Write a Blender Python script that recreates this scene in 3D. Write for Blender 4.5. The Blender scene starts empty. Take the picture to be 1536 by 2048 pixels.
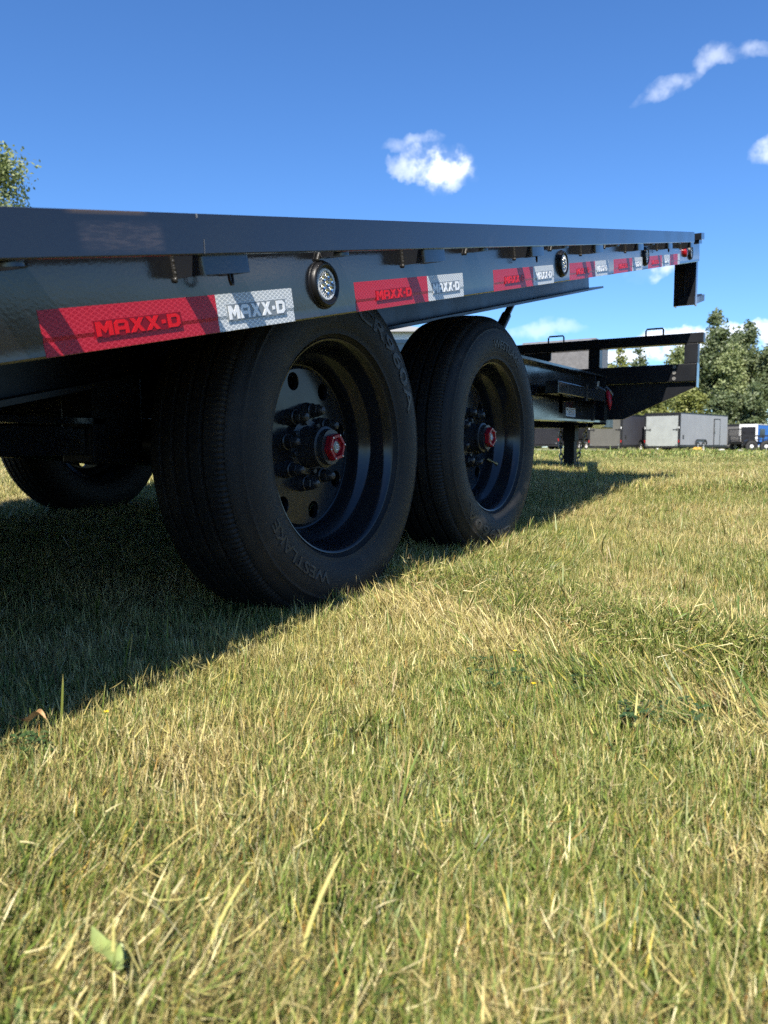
import bpy, bmesh, math, random
import numpy as np
from mathutils import Vector, Matrix
from mathutils.geometry import delaunay_2d_cdt
R = math.radians
random.seed(7)
RNG = np.random.default_rng(11)
scene = bpy.context.scene
COL = scene.collection

# ------------------------------------------------------------------ camera
CAM = Vector((0.959, -1.4164, 0.370))
cd = bpy.data.cameras.new('camera')
cam = bpy.data.objects.new('camera', cd)
COL.objects.link(cam)
cam.location = CAM
cam.rotation_euler = (R(90 - 4.825), 0, R(30.84))
cd.sensor_fit = 'VERTICAL'
cd.sensor_height = 36
cd.sensor_width = 27
cd.lens = 27.07
cd.clip_start = 0.02
cd.clip_end = 3000
cd.dof.use_dof = True
cd.dof.focus_distance = 1.75
cd.dof.aperture_fstop = 8.5
scene.camera = cam

# ------------------------------------------------------------------ light
SUN = Vector((0.325, -0.87, 1.0)).normalized()      # towards the sun
EL = math.asin(SUN.z)
AZ = math.atan2(SUN.x, SUN.y)
sd = bpy.data.lights.new('sun', 'SUN')
sd.energy = 5.0
sd.angle = R(0.53)
sd.color = (1.0, 0.93, 0.82)
sun = bpy.data.objects.new('sun', sd)
COL.objects.link(sun)
sun.rotation_euler = SUN.to_track_quat('Z', 'Y').to_euler()
sun.location = (4, -8, 12)

world = bpy.data.worlds.new('World')
scene.world = world
world.use_nodes = True
SKY_STRENGTH = 0.096


class NT:
    """small helper to write node trees"""
    def __init__(self, tree):
        self.t = tree
        self.n = tree.nodes
        self.l = tree.links

    def new(self, kind, **kw):
        nd = self.n.new(kind)
        for k, v in kw.items():
            setattr(nd, k, v)
        return nd

    def put(self, sock, v):
        if isinstance(v, bpy.types.NodeSocket):
            self.l.new(v, sock)
        elif v is not None:
            sock.default_value = v

    def math(self, op, a, b=None, c=None, clamp=False):
        nd = self.new('ShaderNodeMath', operation=op, use_clamp=clamp)
        for i, v in enumerate((a, b, c)):
            if v is not None:
                self.put(nd.inputs[i], v)
        return nd.outputs[0]

    def vmath(self, op, a, b=None, out=0):
        nd = self.new('ShaderNodeVectorMath', operation=op)
        self.put(nd.inputs[0], a)
        if b is not None:
            self.put(nd.inputs[1], b)
        return nd.outputs[out]

    def mix(self, f, a, b, blend='MIX'):
        nd = self.new('ShaderNodeMix', data_type='RGBA', blend_type=blend)
        self.put(nd.inputs[0], f)
        self.put(nd.inputs[6], a if isinstance(a, bpy.types.NodeSocket) else (*a[:3], 1))
        self.put(nd.inputs[7], b if isinstance(b, bpy.types.NodeSocket) else (*b[:3], 1))
        return nd.outputs[2]

    def noise(self, vec, scale, detail=4, rough=0.55, out=0):
        nd = self.new('ShaderNodeTexNoise')
        self.put(nd.inputs['Vector'], vec)
        nd.inputs['Scale'].default_value = scale
        nd.inputs['Detail'].default_value = detail
        nd.inputs['Roughness'].default_value = rough
        return nd.outputs[out]

    def ramp(self, f, a, b, lo=0.0, hi=1.0):
        nd = self.new('ShaderNodeMapRange', interpolation_type='SMOOTHSTEP')
        self.put(nd.inputs[0], f)
        nd.inputs[1].default_value = a
        nd.inputs[2].default_value = b
        nd.inputs[3].default_value = lo
        nd.inputs[4].default_value = hi
        return nd.outputs[0]


def build_world():
    t = NT(world.node_tree)
    t.n.clear()
    sky = t.new('ShaderNodeTexSky', sky_type='NISHITA')
    sky.sun_disc = False
    sky.sun_elevation = EL
    sky.sun_rotation = AZ
    sky.altitude = 300
    sky.air_density = 1.0
    sky.dust_density = 0.25
    sky.ozone_density = 3.0
    hs = t.new('ShaderNodeHueSaturation')
    hs.inputs["Saturation"].default_value = 1.12
    t.l.new(sky.outputs[0], hs.inputs['Color'])
    skyc = t.mix(1.0, hs.outputs[0], (0.60, 0.79, 1.02), 'MULTIPLY')
    d = t.new('ShaderNodeTexCoord').outputs['Generated']
    wob = t.noise(d, 20, 5, 0.58, 1)
    wob = t.vmath('SUBTRACT', wob, (0.5, 0.5, 0.5))
    fine = t.noise(d, 30, 4, 0.55)
    # direction (az from +Y to the left, elevation), half width, half height, tilt, density
    clouds = [
        (27.6, 19.6, 3.0, 1.4, 0, 0.8), (26.2, 18.9, 1.7, 1.5, 0, 0.8), (28.6, 21.0, 2.2, 0.6, 8, 0.4),
        (11.3, 22.9, 2.6, 0.5, 20, 0.34), (8.3, 24.0, 1.5, 0.9, 0, 0.4), (6.0, 24.2, 1.1, 0.6, 0, 0.35), (4.9, 18.3, 1.4, 0.9, 0, 0.55),
        (11.9, 11.9, 2.2, 0.8, 0, 0.75), (19.3, 8.3, 3.0, 0.7, 0, 0.33), (10.4, 6.7, 3.2, 1.2, 6, 1.5), (14.5, 6.0, 3.2, 0.7, 0, 1.0),
        (6.0, 7.4, 3.0, 1.0, 0, 1.2), (1.0, 6.4, 4.0, 1.1, 0, 1.2), (-14, 9, 7, 2.4, 0, 1.1), (-40, 8, 9, 2.5, 0, 1.0),
        (50, 8, 7, 2.5, 0, 1.0), (75, 12, 6, 2.2, 0, 1.0), (-70, 14, 6, 2.0, 0, 1.0), (110, 9, 10, 2.6, 0, 1.0)]
    total = None
    for az, el, hw, hh, tilt, dens in clouds:
        a, e = R(az), R(el)
        c = Vector((-math.sin(a) * math.cos(e), math.cos(a) * math.cos(e), math.sin(e)))
        rt = Vector((math.cos(a), math.sin(a), 0))
        up = rt.cross(c) * 1.0
        up = c.cross(rt) * -1 if up.z < 0 else up
        q = math.cos(R(tilt)), math.sin(R(tilt))
        u = rt * q[0] + up * q[1]
        v = up * q[0] - rt * q[1]
        amp = min(hh * 1.1, 1.3) / 57.3
        p = t.vmath('ADD', d, t.vmath('MULTIPLY', wob, (amp * 3, amp * 3, amp * 3)))
        p = t.vmath('SUBTRACT', p, tuple(c))
        x = t.math('MULTIPLY', t.vmath('DOT_PRODUCT', p, tuple(u), 1), 57.3 / hw)
        y = t.math('MULTIPLY', t.vmath('DOT_PRODUCT', p, tuple(v), 1), 57.3 / hh)
        z = t.vmath('DOT_PRODUCT', d, tuple(c), 1)
        r2 = t.math('ADD', t.math('MULTIPLY', x, x), t.math('MULTIPLY', y, y))
        m = t.math('SUBTRACT', 1.0, r2, clamp=True)
        m = t.math('MULTIPLY', m, t.math('GREATER_THAN', z, 0.3))
        m = t.math('MULTIPLY', m, dens)
        total = m if total is None else t.math('ADD', total, m)
    total = t.math('MULTIPLY', total, t.ramp(fine, 0.36, 0.62, 0.08, 1.3))
    total = t.math('MULTIPLY', total, 0.78, clamp=True)
    shade = t.noise(d, 30, 4, 0.6)
    white = t.mix(shade, (6.0, 6.6, 7.6), (9.3, 9.4, 9.5))
    colr = t.mix(total, skyc, white)
    bg = t.new('ShaderNodeBackground')
    bg.inputs['Strength'].default_value = SKY_STRENGTH
    t.l.new(colr, bg.inputs['Color'])
    out = t.new('ShaderNodeOutputWorld')
    t.l.new(bg.outputs[0], out.inputs[0])


build_world()
vs = scene.view_settings
scene.display_settings.display_device = 'sRGB'
vs.view_transform = 'Standard'
vs.look = 'None'
vs.exposure = 1.0
vs.gamma = 1
vs.use_curve_mapping = False
scene.render.engine = 'CYCLES'
scene.cycles.use_denoising = False
scene.cycles.max_bounces = 5
scene.cycles.use_adaptive_sampling = True
scene.cycles.adaptive_threshold = 0.015
scene.cycles.denoiser = 'OPENIMAGEDENOISE'
scene.cycles.denoising_input_passes = 'RGB_ALBEDO_NORMAL'
scene.cycles.denoising_prefilter = 'ACCURATE'
scene.cycles.transparent_max_bounces = 8
scene.cycles.sample_clamp_indirect = 1.5

# ------------------------------------------------------------------ materials
MATS = {}


def mat(name, color=(0.5, 0.5, 0.5), rough=0.5, metal=0.0, spec=0.5, coat=0.0, coat_rough=0.05, vary=0.0, vscale=8, bump=0.0, bscale=60,
        color2=None, c2scale=3, c2lo=0.55, c2hi=0.7, rvary=0.0, bdetail=3, trans=0.0, ior=1.45):
    if name in MATS:
        return MATS[name]
    m = bpy.data.materials.new(name)
    m.use_nodes = True
    t = NT(m.node_tree)
    b = t.n['Principled BSDF']
    obj = t.new('ShaderNodeTexCoord').outputs['Object']
    base = (*color, 1)
    colsock = None
    if vary:
        f = t.noise(obj, vscale, 5, 0.6)
        lo = tuple(c * (1 - vary) for c in color)
        hi = tuple(min(1, c * (1 + vary)) for c in color)
        colsock = t.mix(t.ramp(f, 0.3, 0.7), lo, hi)
    if color2:
        f = t.ramp(t.noise(obj, c2scale, 7, 0.65), c2lo, c2hi)
        colsock = t.mix(f, colsock if colsock else color, color2)
    if colsock:
        t.l.new(colsock, b.inputs['Base Color'])
    else:
        b.inputs['Base Color'].default_value = base
    b.inputs['Roughness'].default_value = rough
    if rvary:
        rv = t.noise(obj, 5, 5, 0.6)
        t.l.new(t.ramp(rv, 0.3, 0.7, max(0.02, rough - rvary), rough + rvary), b.inputs['Roughness'])
    b.inputs['Metallic'].default_value = metal
    b.inputs['Specular IOR Level'].default_value = spec
    b.inputs['Coat Weight'].default_value = coat
    b.inputs['Coat Roughness'].default_value = coat_rough
    b.inputs['Transmission Weight'].default_value = trans
    b.inputs['IOR'].default_value = ior
    if bump:
        bn = t.new('ShaderNodeBump')
        bn.inputs['Strength'].default_value = bump
        bn.inputs['Distance'].default_value = 0.002
        t.l.new(t.noise(obj, bscale, bdetail, 0.5), bn.inputs['Height'])
        t.l.new(bn.outputs[0], b.inputs['Normal'])
        if coat:
            t.l.new(bn.outputs[0], b.inputs['Coat Normal'])
    MATS[name] = m
    return m


PAINT = mat('black_gloss_paint', (0.013, 0.0145, 0.0185), 0.17, spec=0.8, coat=0.3, coat_rough=0.10, color2=(0.024, 0.0235, 0.023), c2scale=5, c2lo=0.5, c2hi=0.85, bump=0.08, bscale=190, rvary=0.06)
PAINT_S = mat('black_satin_paint', (0.012, 0.013, 0.016), 0.3, spec=0.5, bump=0.1, bscale=200, rvary=0.08)
RUBBER = mat('tyre_rubber', (0.0150, 0.0145, 0.0145), 0.6, spec=0.3, color2=(0.040, 0.034, 0.028), c2scale=9, c2lo=0.48, c2hi=0.82, bump=0.12, bscale=220)
RUBBER_L = mat('raised_rubber', (0.028, 0.027, 0.027), 0.5, spec=0.45)
GROM = mat('grommet_rubber', (0.006, 0.006, 0.007), 0.4, spec=0.4)
RIMP = mat('rim_gloss_black', (0.010, 0.0115, 0.0145), 0.19, spec=0.5, coat=0.0, rvary=0.05)
NUTP = mat('lug_nut_black', (0.024, 0.025, 0.028), 0.38, spec=0.6)
REDCAP = mat('red_cap', (0.30, 0.009, 0.018), 0.35, spec=0.5, vary=0.15, vscale=40)
STEEL = mat('bright_steel', (0.55, 0.55, 0.54), 0.35, metal=1.0, vary=0.15, vscale=30)
CHROME = mat('lamp_reflector', (0.8, 0.82, 0.83), 0.12, metal=1.0)
LENS = mat('clear_lens', (0.95, 0.96, 0.97), 0.04, trans=1.0, ior=1.3)
WINDOWOIL = mat('oil_window', (0.25, 0.26, 0.20), 0.15, spec=0.5, vary=0.3, vscale=90)
BRASS = mat('brass_valve', (0.5, 0.36, 0.16), 0.35, metal=1.0)
WELD = mat('weld_bead', (0.022, 0.021, 0.019), 0.35, spec=0.5, vary=0.3, vscale=120)
RED_BRIGHT = mat('red_letter', (0.62, 0.008, 0.014), 0.4, spec=0.25)
RED_DARK = mat('red_letter_box', (0.19, 0.004, 0.012), 0.4, spec=0.25)
GREY_BOX = mat('grey_letter_box', (0.20, 0.225, 0.24), 0.3)
WHITE_LET = mat('white_letter', (0.80, 0.82, 0.83), 0.3)
STICKER = mat('white_sticker', (0.72, 0.73, 0.74), 0.4)
INK = mat('black_ink', (0.02, 0.02, 0.022), 0.5)
REDGRIP = mat('red_vinyl_grip', (0.42, 0.012, 0.025), 0.35)
BULK = mat('toolbox_grey', (0.16, 0.16, 0.165), 0.5, spec=0.5, vary=0.15, vscale=30, bump=0.5, bscale=55)
WOODDECK = mat('deck_wood', (0.26, 0.18, 0.10), 0.75, vary=0.3, vscale=10)


def tape_mat(name, ground, line, scale):
    """prismatic conspicuity tape: three families of thin moulded lines on a flat film"""
    m = bpy.data.materials.new(name)
    m.use_nodes = True
    t = NT(m.node_tree)
    b = t.n['Principled BSDF']
    obj = t.new('ShaderNodeTexCoord').outputs['Object']
    best = None
    for ang in (0, 60, 120):
        a = R(ang)
        v = t.vmath('DOT_PRODUCT', obj, (0, math.cos(a) * scale, math.sin(a) * scale), 1)
        w = t.math('ABSOLUTE', t.math('SUBTRACT', t.math('FRACT', v), 0.5))
        w = t.ramp(w, 0.36, 0.47) if ang else t.math('MULTIPLY', t.ramp(w, 0.38, 0.48), 0.7)
        best = w if best is None else t.math('MAXIMUM', best, w)
    t.l.new(t.mix(best, ground, line), b.inputs['Base Color'])
    b.inputs['Roughness'].default_value = 0.35
    b.inputs['Specular IOR Level'].default_value = 0.3
    return m


TAPE_RED = tape_mat('red_tape', (0.36, 0.004, 0.016), (0.58, 0.035, 0.055), 185)
TAPE_WHITE = tape_mat('white_tape', (0.33, 0.37, 0.40), (0.86, 0.88, 0.88), 185)


# ------------------------------------------------------------------ mesh helpers
class MB:
    def __init__(self):
        self.v = []
        self.f = []

    def add(self, vs, fs):
        o = len(self.v)
        self.v += [tuple(p) for p in vs]
        self.f += [tuple(i + o for i in f) for f in fs]
        return self

    def box(self, x0, x1, y0, y1, z0, z1, bev=0.0):
        x0, x1 = min(x0, x1), max(x0, x1)
        y0, y1 = min(y0, y1), max(y0, y1)
        z0, z1 = min(z0, z1), max(z0, z1)
        if bev:
            bm = bmesh.new()
            bmesh.ops.create_cube(bm, size=1)
            for v in bm.verts:
                v.co = Vector(((v.co.x + .5) * (x1 - x0) + x0, (v.co.y + .5) * (y1 - y0) + y0, (v.co.z + .5) * (z1 - z0) + z0))
            bmesh.ops.bevel(bm, geom=bm.edges[:], offset=bev, segments=2, profile=0.6, affect='EDGES')
            bm.verts.ensure_lookup_table()
            self.add([v.co.copy() for v in bm.verts], [[v.index for v in f.verts] for f in bm.faces])
            bm.free()
            return self
        return self.add([(x0, y0, z0), (x1, y0, z0), (x1, y1, z0), (x0, y1, z0), (x0, y0, z1), (x1, y0, z1), (x1, y1, z1), (x0, y1, z1)],
                        [(0, 3, 2, 1), (4, 5, 6, 7), (0, 1, 5, 4), (1, 2, 6, 5), (2, 3, 7, 6), (3, 0, 4, 7)])

    def prism(self, poly, axis, a, b):
        """poly: 2-D outline; axis 0: points are (y,z) and the prism runs x=a..b; axis 1: (x,z); axis 2: (x,y)"""
        n = len(poly)

        def p(q, w):
            return (w, q[0], q[1]) if axis == 0 else (q[0], w, q[1]) if axis == 1 else (q[0], q[1], w)
        vs = [p(q, a) for q in poly] + [p(q, b) for q in poly]
        fs = [tuple(range(n - 1, -1, -1)), tuple(range(n, 2 * n))] + [(i, (i + 1) % n, n + (i + 1) % n, n + i) for i in range(n)]
        return self.add(vs, fs)

    def tube(self, pts, r, n=10, cap=True):
        pts = [Vector(p) for p in pts]
        rad = r if isinstance(r, (list, tuple)) else [r] * len(pts)
        vs, fs = [], []
        ref = Vector((0.13, 0.31, 0.94))
        for i, p in enumerate(pts):
            d = (pts[min(i + 1, len(pts) - 1)] - pts[max(i - 1, 0)]).normalized()
            if abs(d.dot(ref)) > 0.95:
                ref = Vector((1, 0.1, 0))
            a = d.cross(ref).normalized()
            b = d.cross(a)
            ref = b.cross(d) if False else ref
            for k in range(n):
                th = 2 * math.pi * k / n
                vs.append(p + (a * math.cos(th) + b * math.sin(th)) * rad[i])
        for i in range(len(pts) - 1):
            for k in range(n):
                k2 = (k + 1) % n
                fs.append((i * n + k, i * n + k2, (i + 1) * n + k2, (i + 1) * n + k))
        if cap:
            fs.append(tuple(range(n - 1, -1, -1)))
            fs.append(tuple(range((len(pts) - 1) * n, len(pts) * n)))
        return self.add(vs, fs)

    def lathe(self, prof, n=64, a0=0.0, a1=2 * math.pi, fn=None, closed=False):
        """profile of (x, r) turned about the X axis; fn(i, k, x, r) may change a vertex"""
        full = abs(a1 - a0 - 2 * math.pi) < 1e-6
        m = n if full else n + 1
        vs, fs = [], []
        for k in range(m):
            th = a0 + (a1 - a0) * k / n
            c, s = math.cos(th), math.sin(th)
            for i, (x, r) in enumerate(prof):
                if fn:
                    x, r = fn(i, k, x, r)
                vs.append((x, r * c, r * s))
        P = len(prof)
        for k in range(n):
            k2 = (k + 1) % m if full else k + 1
            for i in range(P if closed else P - 1):
                j = (i + 1) % P
                fs.append((k * P + i, k2 * P + i, k2 * P + j, k * P + j))
        return self.add(vs, fs)

    def sphere(self, c, rx, ry, rz, nu=10, nv=7):
        vs = [(c[0], c[1], c[2] + rz)]
        for j in range(1, nv):
            ph = math.pi * j / nv
            for k in range(nu):
                th = 2 * math.pi * k / nu
                vs.append((c[0] + rx * math.sin(ph) * math.cos(th), c[1] + ry * math.sin(ph) * math.sin(th), c[2] + rz * math.cos(ph)))
        vs.append((c[0], c[1], c[2] - rz))
        fs = [(0, 1 + k, 1 + (k + 1) % nu) for k in range(nu)]
        for j in range(nv - 2):
            for k in range(nu):
                a = 1 + j * nu + k
                b = 1 + j * nu + (k + 1) % nu
                fs.append((a, a + nu, b + nu, b))
        L = len(vs) - 1
        o = 1 + (nv - 2) * nu
        fs += [(L, o + (k + 1) % nu, o + k) for k in range(nu)]
        return self.add(vs, fs)

    def mesh(self, name, smooth=None):
        me = bpy.data.meshes.new(name)
        me.from_pydata(self.v, [], self.f)
        bm = bmesh.new()
        bm.from_mesh(me)
        bmesh.ops.recalc_face_normals(bm, faces=bm.faces)
        bm.to_mesh(me)
        bm.free()
        if smooth is not None:
            me.shade_smooth()
            me.set_sharp_from_angle(angle=R(smooth))
        return me


def ob(name, mb, material, parent=None, smooth=None, loc=None, rot=None):
    me = mb.mesh(name, smooth) if isinstance(mb, MB) else mb
    if material is not None and not me.materials:
        me.materials.append(material)
    o = bpy.data.objects.new(name, me)
    COL.objects.link(o)
    if parent:
        o.parent = parent
    if loc is not None:
        o.location = loc
    if rot is not None:
        o.rotation_euler = rot
    return o


def thing(name, label, cat, loc=(0, 0, 0), rz=0, group=None):
    o = bpy.data.objects.new(name, None)
    o.empty_display_size = 0.1
    COL.objects.link(o)
    o.location = loc
    o.rotation_euler = (0, 0, rz)
    tag(o, label, cat, group)
    return o


def tag(o, label=None, cat=None, group=None, kind=None):
    if label:
        o['label'] = label
    if cat:
        o['category'] = cat
    if group:
        o['group'] = group
    if kind:
        o['kind'] = kind
    return o


def copy_tree(o, parent=None):
    c = o.copy()
    COL.objects.link(c)
    c.parent = parent
    for ch in list(o.children):
        copy_tree(ch, c)
    return c


# ------------------------------------------------------------------ ground
_YS = np.array([-600, -3, -0.6, 0.0, 0.87, 2.0, 3.2, 5.5, 8, 13, 22, 34, 46, 60, 600], float)
_ZS = np.array([0.0, 0.0, 0.0, 0.0, 0.031, 0.072, 0.112, 0.160, 0.158, 0.140, 0.105, 0.07, 0.05, 0.05, 0.05], float)


def zg(x, y):
    x = np.asarray(x, float)
    y = np.asarray(y, float)
    z = (np.interp(y - 0.35, _YS, _ZS) + np.interp(y, _YS, _ZS) * 2 + np.interp(y + 0.35, _YS, _ZS)) / 4
    d = np.hypot(x - 0.96, y + 1.42)
    w = np.clip((d - 1.3) / 2.5, 0, 1) * np.clip((60 - d) / 40, 0, 1)
    z = z + w * (0.008 * np.sin(x * 1.7 + y * 0.9 + 0.5) + 0.009 * np.sin(x * 0.8 - y * 1.9 + 1.0) + 0.005 * np.sin(x * 3.1 + y * 2.3))
    # the ground climbs a little under the far side wheels, and the soft turf stands up round the near tyres
    z = z + 0.05 * np.clip((-0.6 - x) / 1.1, 0, 1) * np.clip((y + 1.6) / 1.5, 0, 1) * np.clip((9 - y) / 5, 0, 1)
    for wy in (0.0, 0.873):
        z = z + 0.014 * np.exp(-(((x + .08) / .3) ** 2 + ((y - wy) / .35) ** 2))
    # a shallow wheel rut crossing the lawn to the right of the trailer
    s = rut(x, y)
    z = z + 0.022 * np.exp(-((s - 0.17) / 0.13) ** 2) - 0.012 * np.exp(-((s + 0.04) / 0.09) ** 2)
    return z


RA = np.array([0.10, 0.13])
RB = np.array([0.95, -0.21])


def rut(x, y):
    """signed distance from the rut's line, positive on the far side; large outside its length"""
    d = RB - RA
    L = np.hypot(*d)
    d = d / L
    n = np.array([-d[1], d[0]])
    px = np.asarray(x) - RA[0]
    py = np.asarray(y) - RA[1]
    along = px * d[0] + py * d[1]
    off = px * n[0] + py * n[1] - 0.03 * np.sin(along * 6.0 + 1.0)
    out = np.maximum(np.maximum(-0.02 - along, along - 2.2), 0)
    return off + np.sign(off + 1e-6) * out * 2.0


def grid_axis(center, near, step, far):
    a = [0.0]
    s = step
    while a[-1] < far:
        if a[-1] > near:
            s *= 1.16
        a.append(a[-1] + s)
    a = np.array(a)
    return np.concatenate([-a[:0:-1], a]) + center


gx = grid_axis(0.0, 9, 0.12, 620)
gy = grid_axis(4.0, 10, 0.12, 620)
GX, GY = np.meshgrid(gx, gy)
GZ = zg(GX, GY)
nx, ny = len(gx), len(gy)
me = bpy.data.meshes.new('lawn')
idx = np.arange(nx * ny).reshape(ny, nx)
quads = np.stack([idx[:-1, :-1], idx[:-1, 1:], idx[1:, 1:], idx[1:, :-1]], -1).reshape(-1, 4)
me.from_pydata(np.stack([GX.ravel(), GY.ravel(), GZ.ravel()], 1).tolist(), [], quads.tolist())
me.shade_smooth()


def lawn_material():
    m = bpy.data.materials.new('lawn_thatch')
    m.use_nodes = True
    t = NT(m.node_tree)
    b = t.n['Principled BSDF']
    p = t.new('ShaderNodeNewGeometry').outputs['Position']
    soil = t.mix(t.noise(p, 90, 6, 0.7), (0.016, 0.012, 0.007), (0.07, 0.054, 0.026))
    green = t.mix(t.noise(p, 40, 5, 0.7), (0.022, 0.030, 0.010), (0.06, 0.075, 0.026))
    near = t.mix(t.ramp(t.noise(p, 3.0, 5, 0.6), 0.42, 0.62), soil, green)
    far = t.mix(t.ramp(t.noise(p, 0.5, 6, 0.6), 0.35, 0.65), (0.13, 0.14, 0.045), (0.21, 0.195, 0.08))
    dist = t.vmath('DISTANCE', p, tuple(CAM), 1)
    t.l.new(t.mix(t.ramp(dist, 25, 60), near, far), b.inputs['Base Color'])
    b.inputs['Roughness'].default_value = 0.9
    b.inputs['Specular IOR Level'].default_value = 0.15
    return m


me.materials.append(lawn_material())
lawn = bpy.data.objects.new('lawn', me)
COL.objects.link(lawn)
tag(lawn, 'dry summer lawn running to the horizon', None, None, 'structure')
# ------------------------------------------------------------------ gravel lot behind the lawn
lot = MB()
xs = np.linspace(-60, -12.2, 60)
for i in range(len(xs) - 1):
    e0 = 47.2 + 0.25 * math.sin(xs[i] * 1.3) + (xs[i] + 17) * 0.13
    e1 = 47.2 + 0.25 * math.sin(xs[i + 1] * 1.3) + (xs[i + 1] + 17) * 0.13
    lot.add([(xs[i], e0, float(zg(xs[i], e0)) + .05), (xs[i + 1], e1, float(zg(xs[i + 1], e1)) + .05),
             (xs[i + 1], e1 + 1.6, .19), (xs[i], e0 + 1.6, .19),
             (xs[i + 1], 58, .19), (xs[i], 58, .19)], [(0, 1, 2, 3), (3, 2, 4, 5)])
GRAVEL = mat('pale_gravel', (0.42, 0.40, 0.36), 0.9, vary=0.35, vscale=3, bump=0.4, bscale=20)
tag(ob('gravel_lot', lot, GRAVEL), 'pale gravel strip under the parked trailers', None, None, 'structure')
# ------------------------------------------------------------------ the tilt deck trailer
CHASSIS = mat('chassis_black', (0.008, 0.0085, 0.010), 0.3, spec=0.4, bump=0.08, bscale=150, rvary=0.06)
LEGBLK = mat('leg_black', (0.008, 0.008, 0.009), 0.5, spec=0.2)
TILT = R(12.75)
CX = -1.035                     # the trailer's centre line
DROT = (TILT, 0, 0)


def dk(x, u, w):
    return Vector((x, u * math.cos(TILT) - w * math.sin(TILT), u * math.sin(TILT) + w * math.cos(TILT)))


trailer = thing('tilt_deck_trailer', 'black tandem axle flatbed trailer with its deck tilted up on the grass', 'trailer', (0, 0, 0))


def part(name, mb, m, smooth=None, parent=trailer, deck=False, loc=None, rot=None):
    return ob(name, mb, m, parent, smooth, loc if loc is not None else (0, 0, 0), DROT if deck else rot)


def text_mesh(s, extrude=0.0, offset=0.0, res=2):
    cu = bpy.data.curves.new('lettering', 'FONT')
    cu.body = s
    cu.size = 1
    cu.extrude = extrude
    cu.offset = offset
    cu.resolution_u = res
    o = bpy.data.objects.new('lettering', cu)
    COL.objects.link(o)
    dg = bpy.context.evaluated_depsgraph_get()
    m_ = bpy.data.meshes.new_from_object(o.evaluated_get(dg))
    bpy.data.objects.remove(o)
    bpy.data.curves.remove(cu)
    return m_


# ---- wheel: x outward, y forward, z up, the rim's lip lies at x = 0
TYRE = [(-.012, .230), (-.004, .2365), (.004, .243), (.0075, .2445), (.0080, .2475), (.0078, .2505), (.0105, .2580), (.0138, .2700), (.0158, .2850),
        (.0165, .3000), (.0158, .3150), (.0132, .3290), (.0118, .3325), (.0128, .3345), (.0118, .3372), (.0085, .3400), (.0050, .3490), (.0000, .3570),
        (-.0060, .3635), (-.0085, .3645), (-.0105, .3690), (-.0150, .3735), (-.0300, .3775), (-.0430, .3795), (-.0450, .3700), (-.0525, .3700), (-.0545, .3805),
        (-.0760, .3825), (-.0780, .3710), (-.0860, .3710), (-.0880, .3830), (-.1120, .3830), (-.1140, .3710), (-.1220, .3710), (-.1240, .3825),
        (-.1455, .3805), (-.1475, .3700), (-.1550, .3700), (-.1570, .3795), (-.1700, .3775), (-.1850, .3735), (-.1895, .3690), (-.1940, .3635),
        (-.2000, .3570), (-.2085, .3400), (-.2155, .3150), (-.2165, .3000), (-.2155, .2800), (-.2100, .2580), (-.2020, .2400), (-.1900, .2300)]
SIPED = {19, 20, 21, 22}
EDGES = {23, 26, 27, 30, 31, 34, 35, 38}


def tyre_fn(i, k, x, r):
    if i in SIPED and k % 3 == 0:
        return x - .0016, r - .0022
    if i in EDGES and k % 6 == (i * 2) % 6:
        return x, r - .0022
    return x, r


def sidewall_x(r):
    p = TYRE[:20]
    for (x0, r0), (x1, r1) in zip(p, p[1:]):
        if r0 <= r <= r1:
            return x0 + (x1 - x0) * (r - r0) / (r1 - r0)
    return p[-1][0]


def sidewall_text(s, rc, h, mid, span):
    """raised lettering that runs clockwise round the sidewall with its tops outward"""
    m_ = text_mesh(s, 0.02, 0.018, 3)
    xs_ = [v.co.x for v in m_.vertices]
    ys_ = [v.co.y for v in m_.vertices]
    x0, x1, y0, y1 = min(xs_), max(xs_), min(ys_), max(ys_)
    for v in m_.vertices:
        f = (v.co.x - x0) / (x1 - x0) - .5
        g = (v.co.y - y0) / (y1 - y0) - .5
        r = rc + g * h
        th = R(mid - f * span)
        x = sidewall_x(r) + (0.0016 if v.co.z > 0 else -0.002)
        v.co = (x, r * math.cos(th), r * math.sin(th))
    m_.name = 'sidewall_lettering'
    m_.materials.clear()
    return m_


RIM = [(-.014, .2300), (-.006, .2355), (-.0030, .2362), (-.0016, .2350), (-.0020, .2330), (-.005, .2295), (-.011, .2262), (-.016, .2225), (-.022, .2205),
       (-.050, .2130), (-.056, .2112), (-.061, .2060), (-.070, .1965), (-.078, .1915), (-.088, .1895), (-.100, .1885), (-.107, .1865), (-.1085, .1835), (-.1045, .1790), (-.1000, .1755)]
DX = -.100


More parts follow.
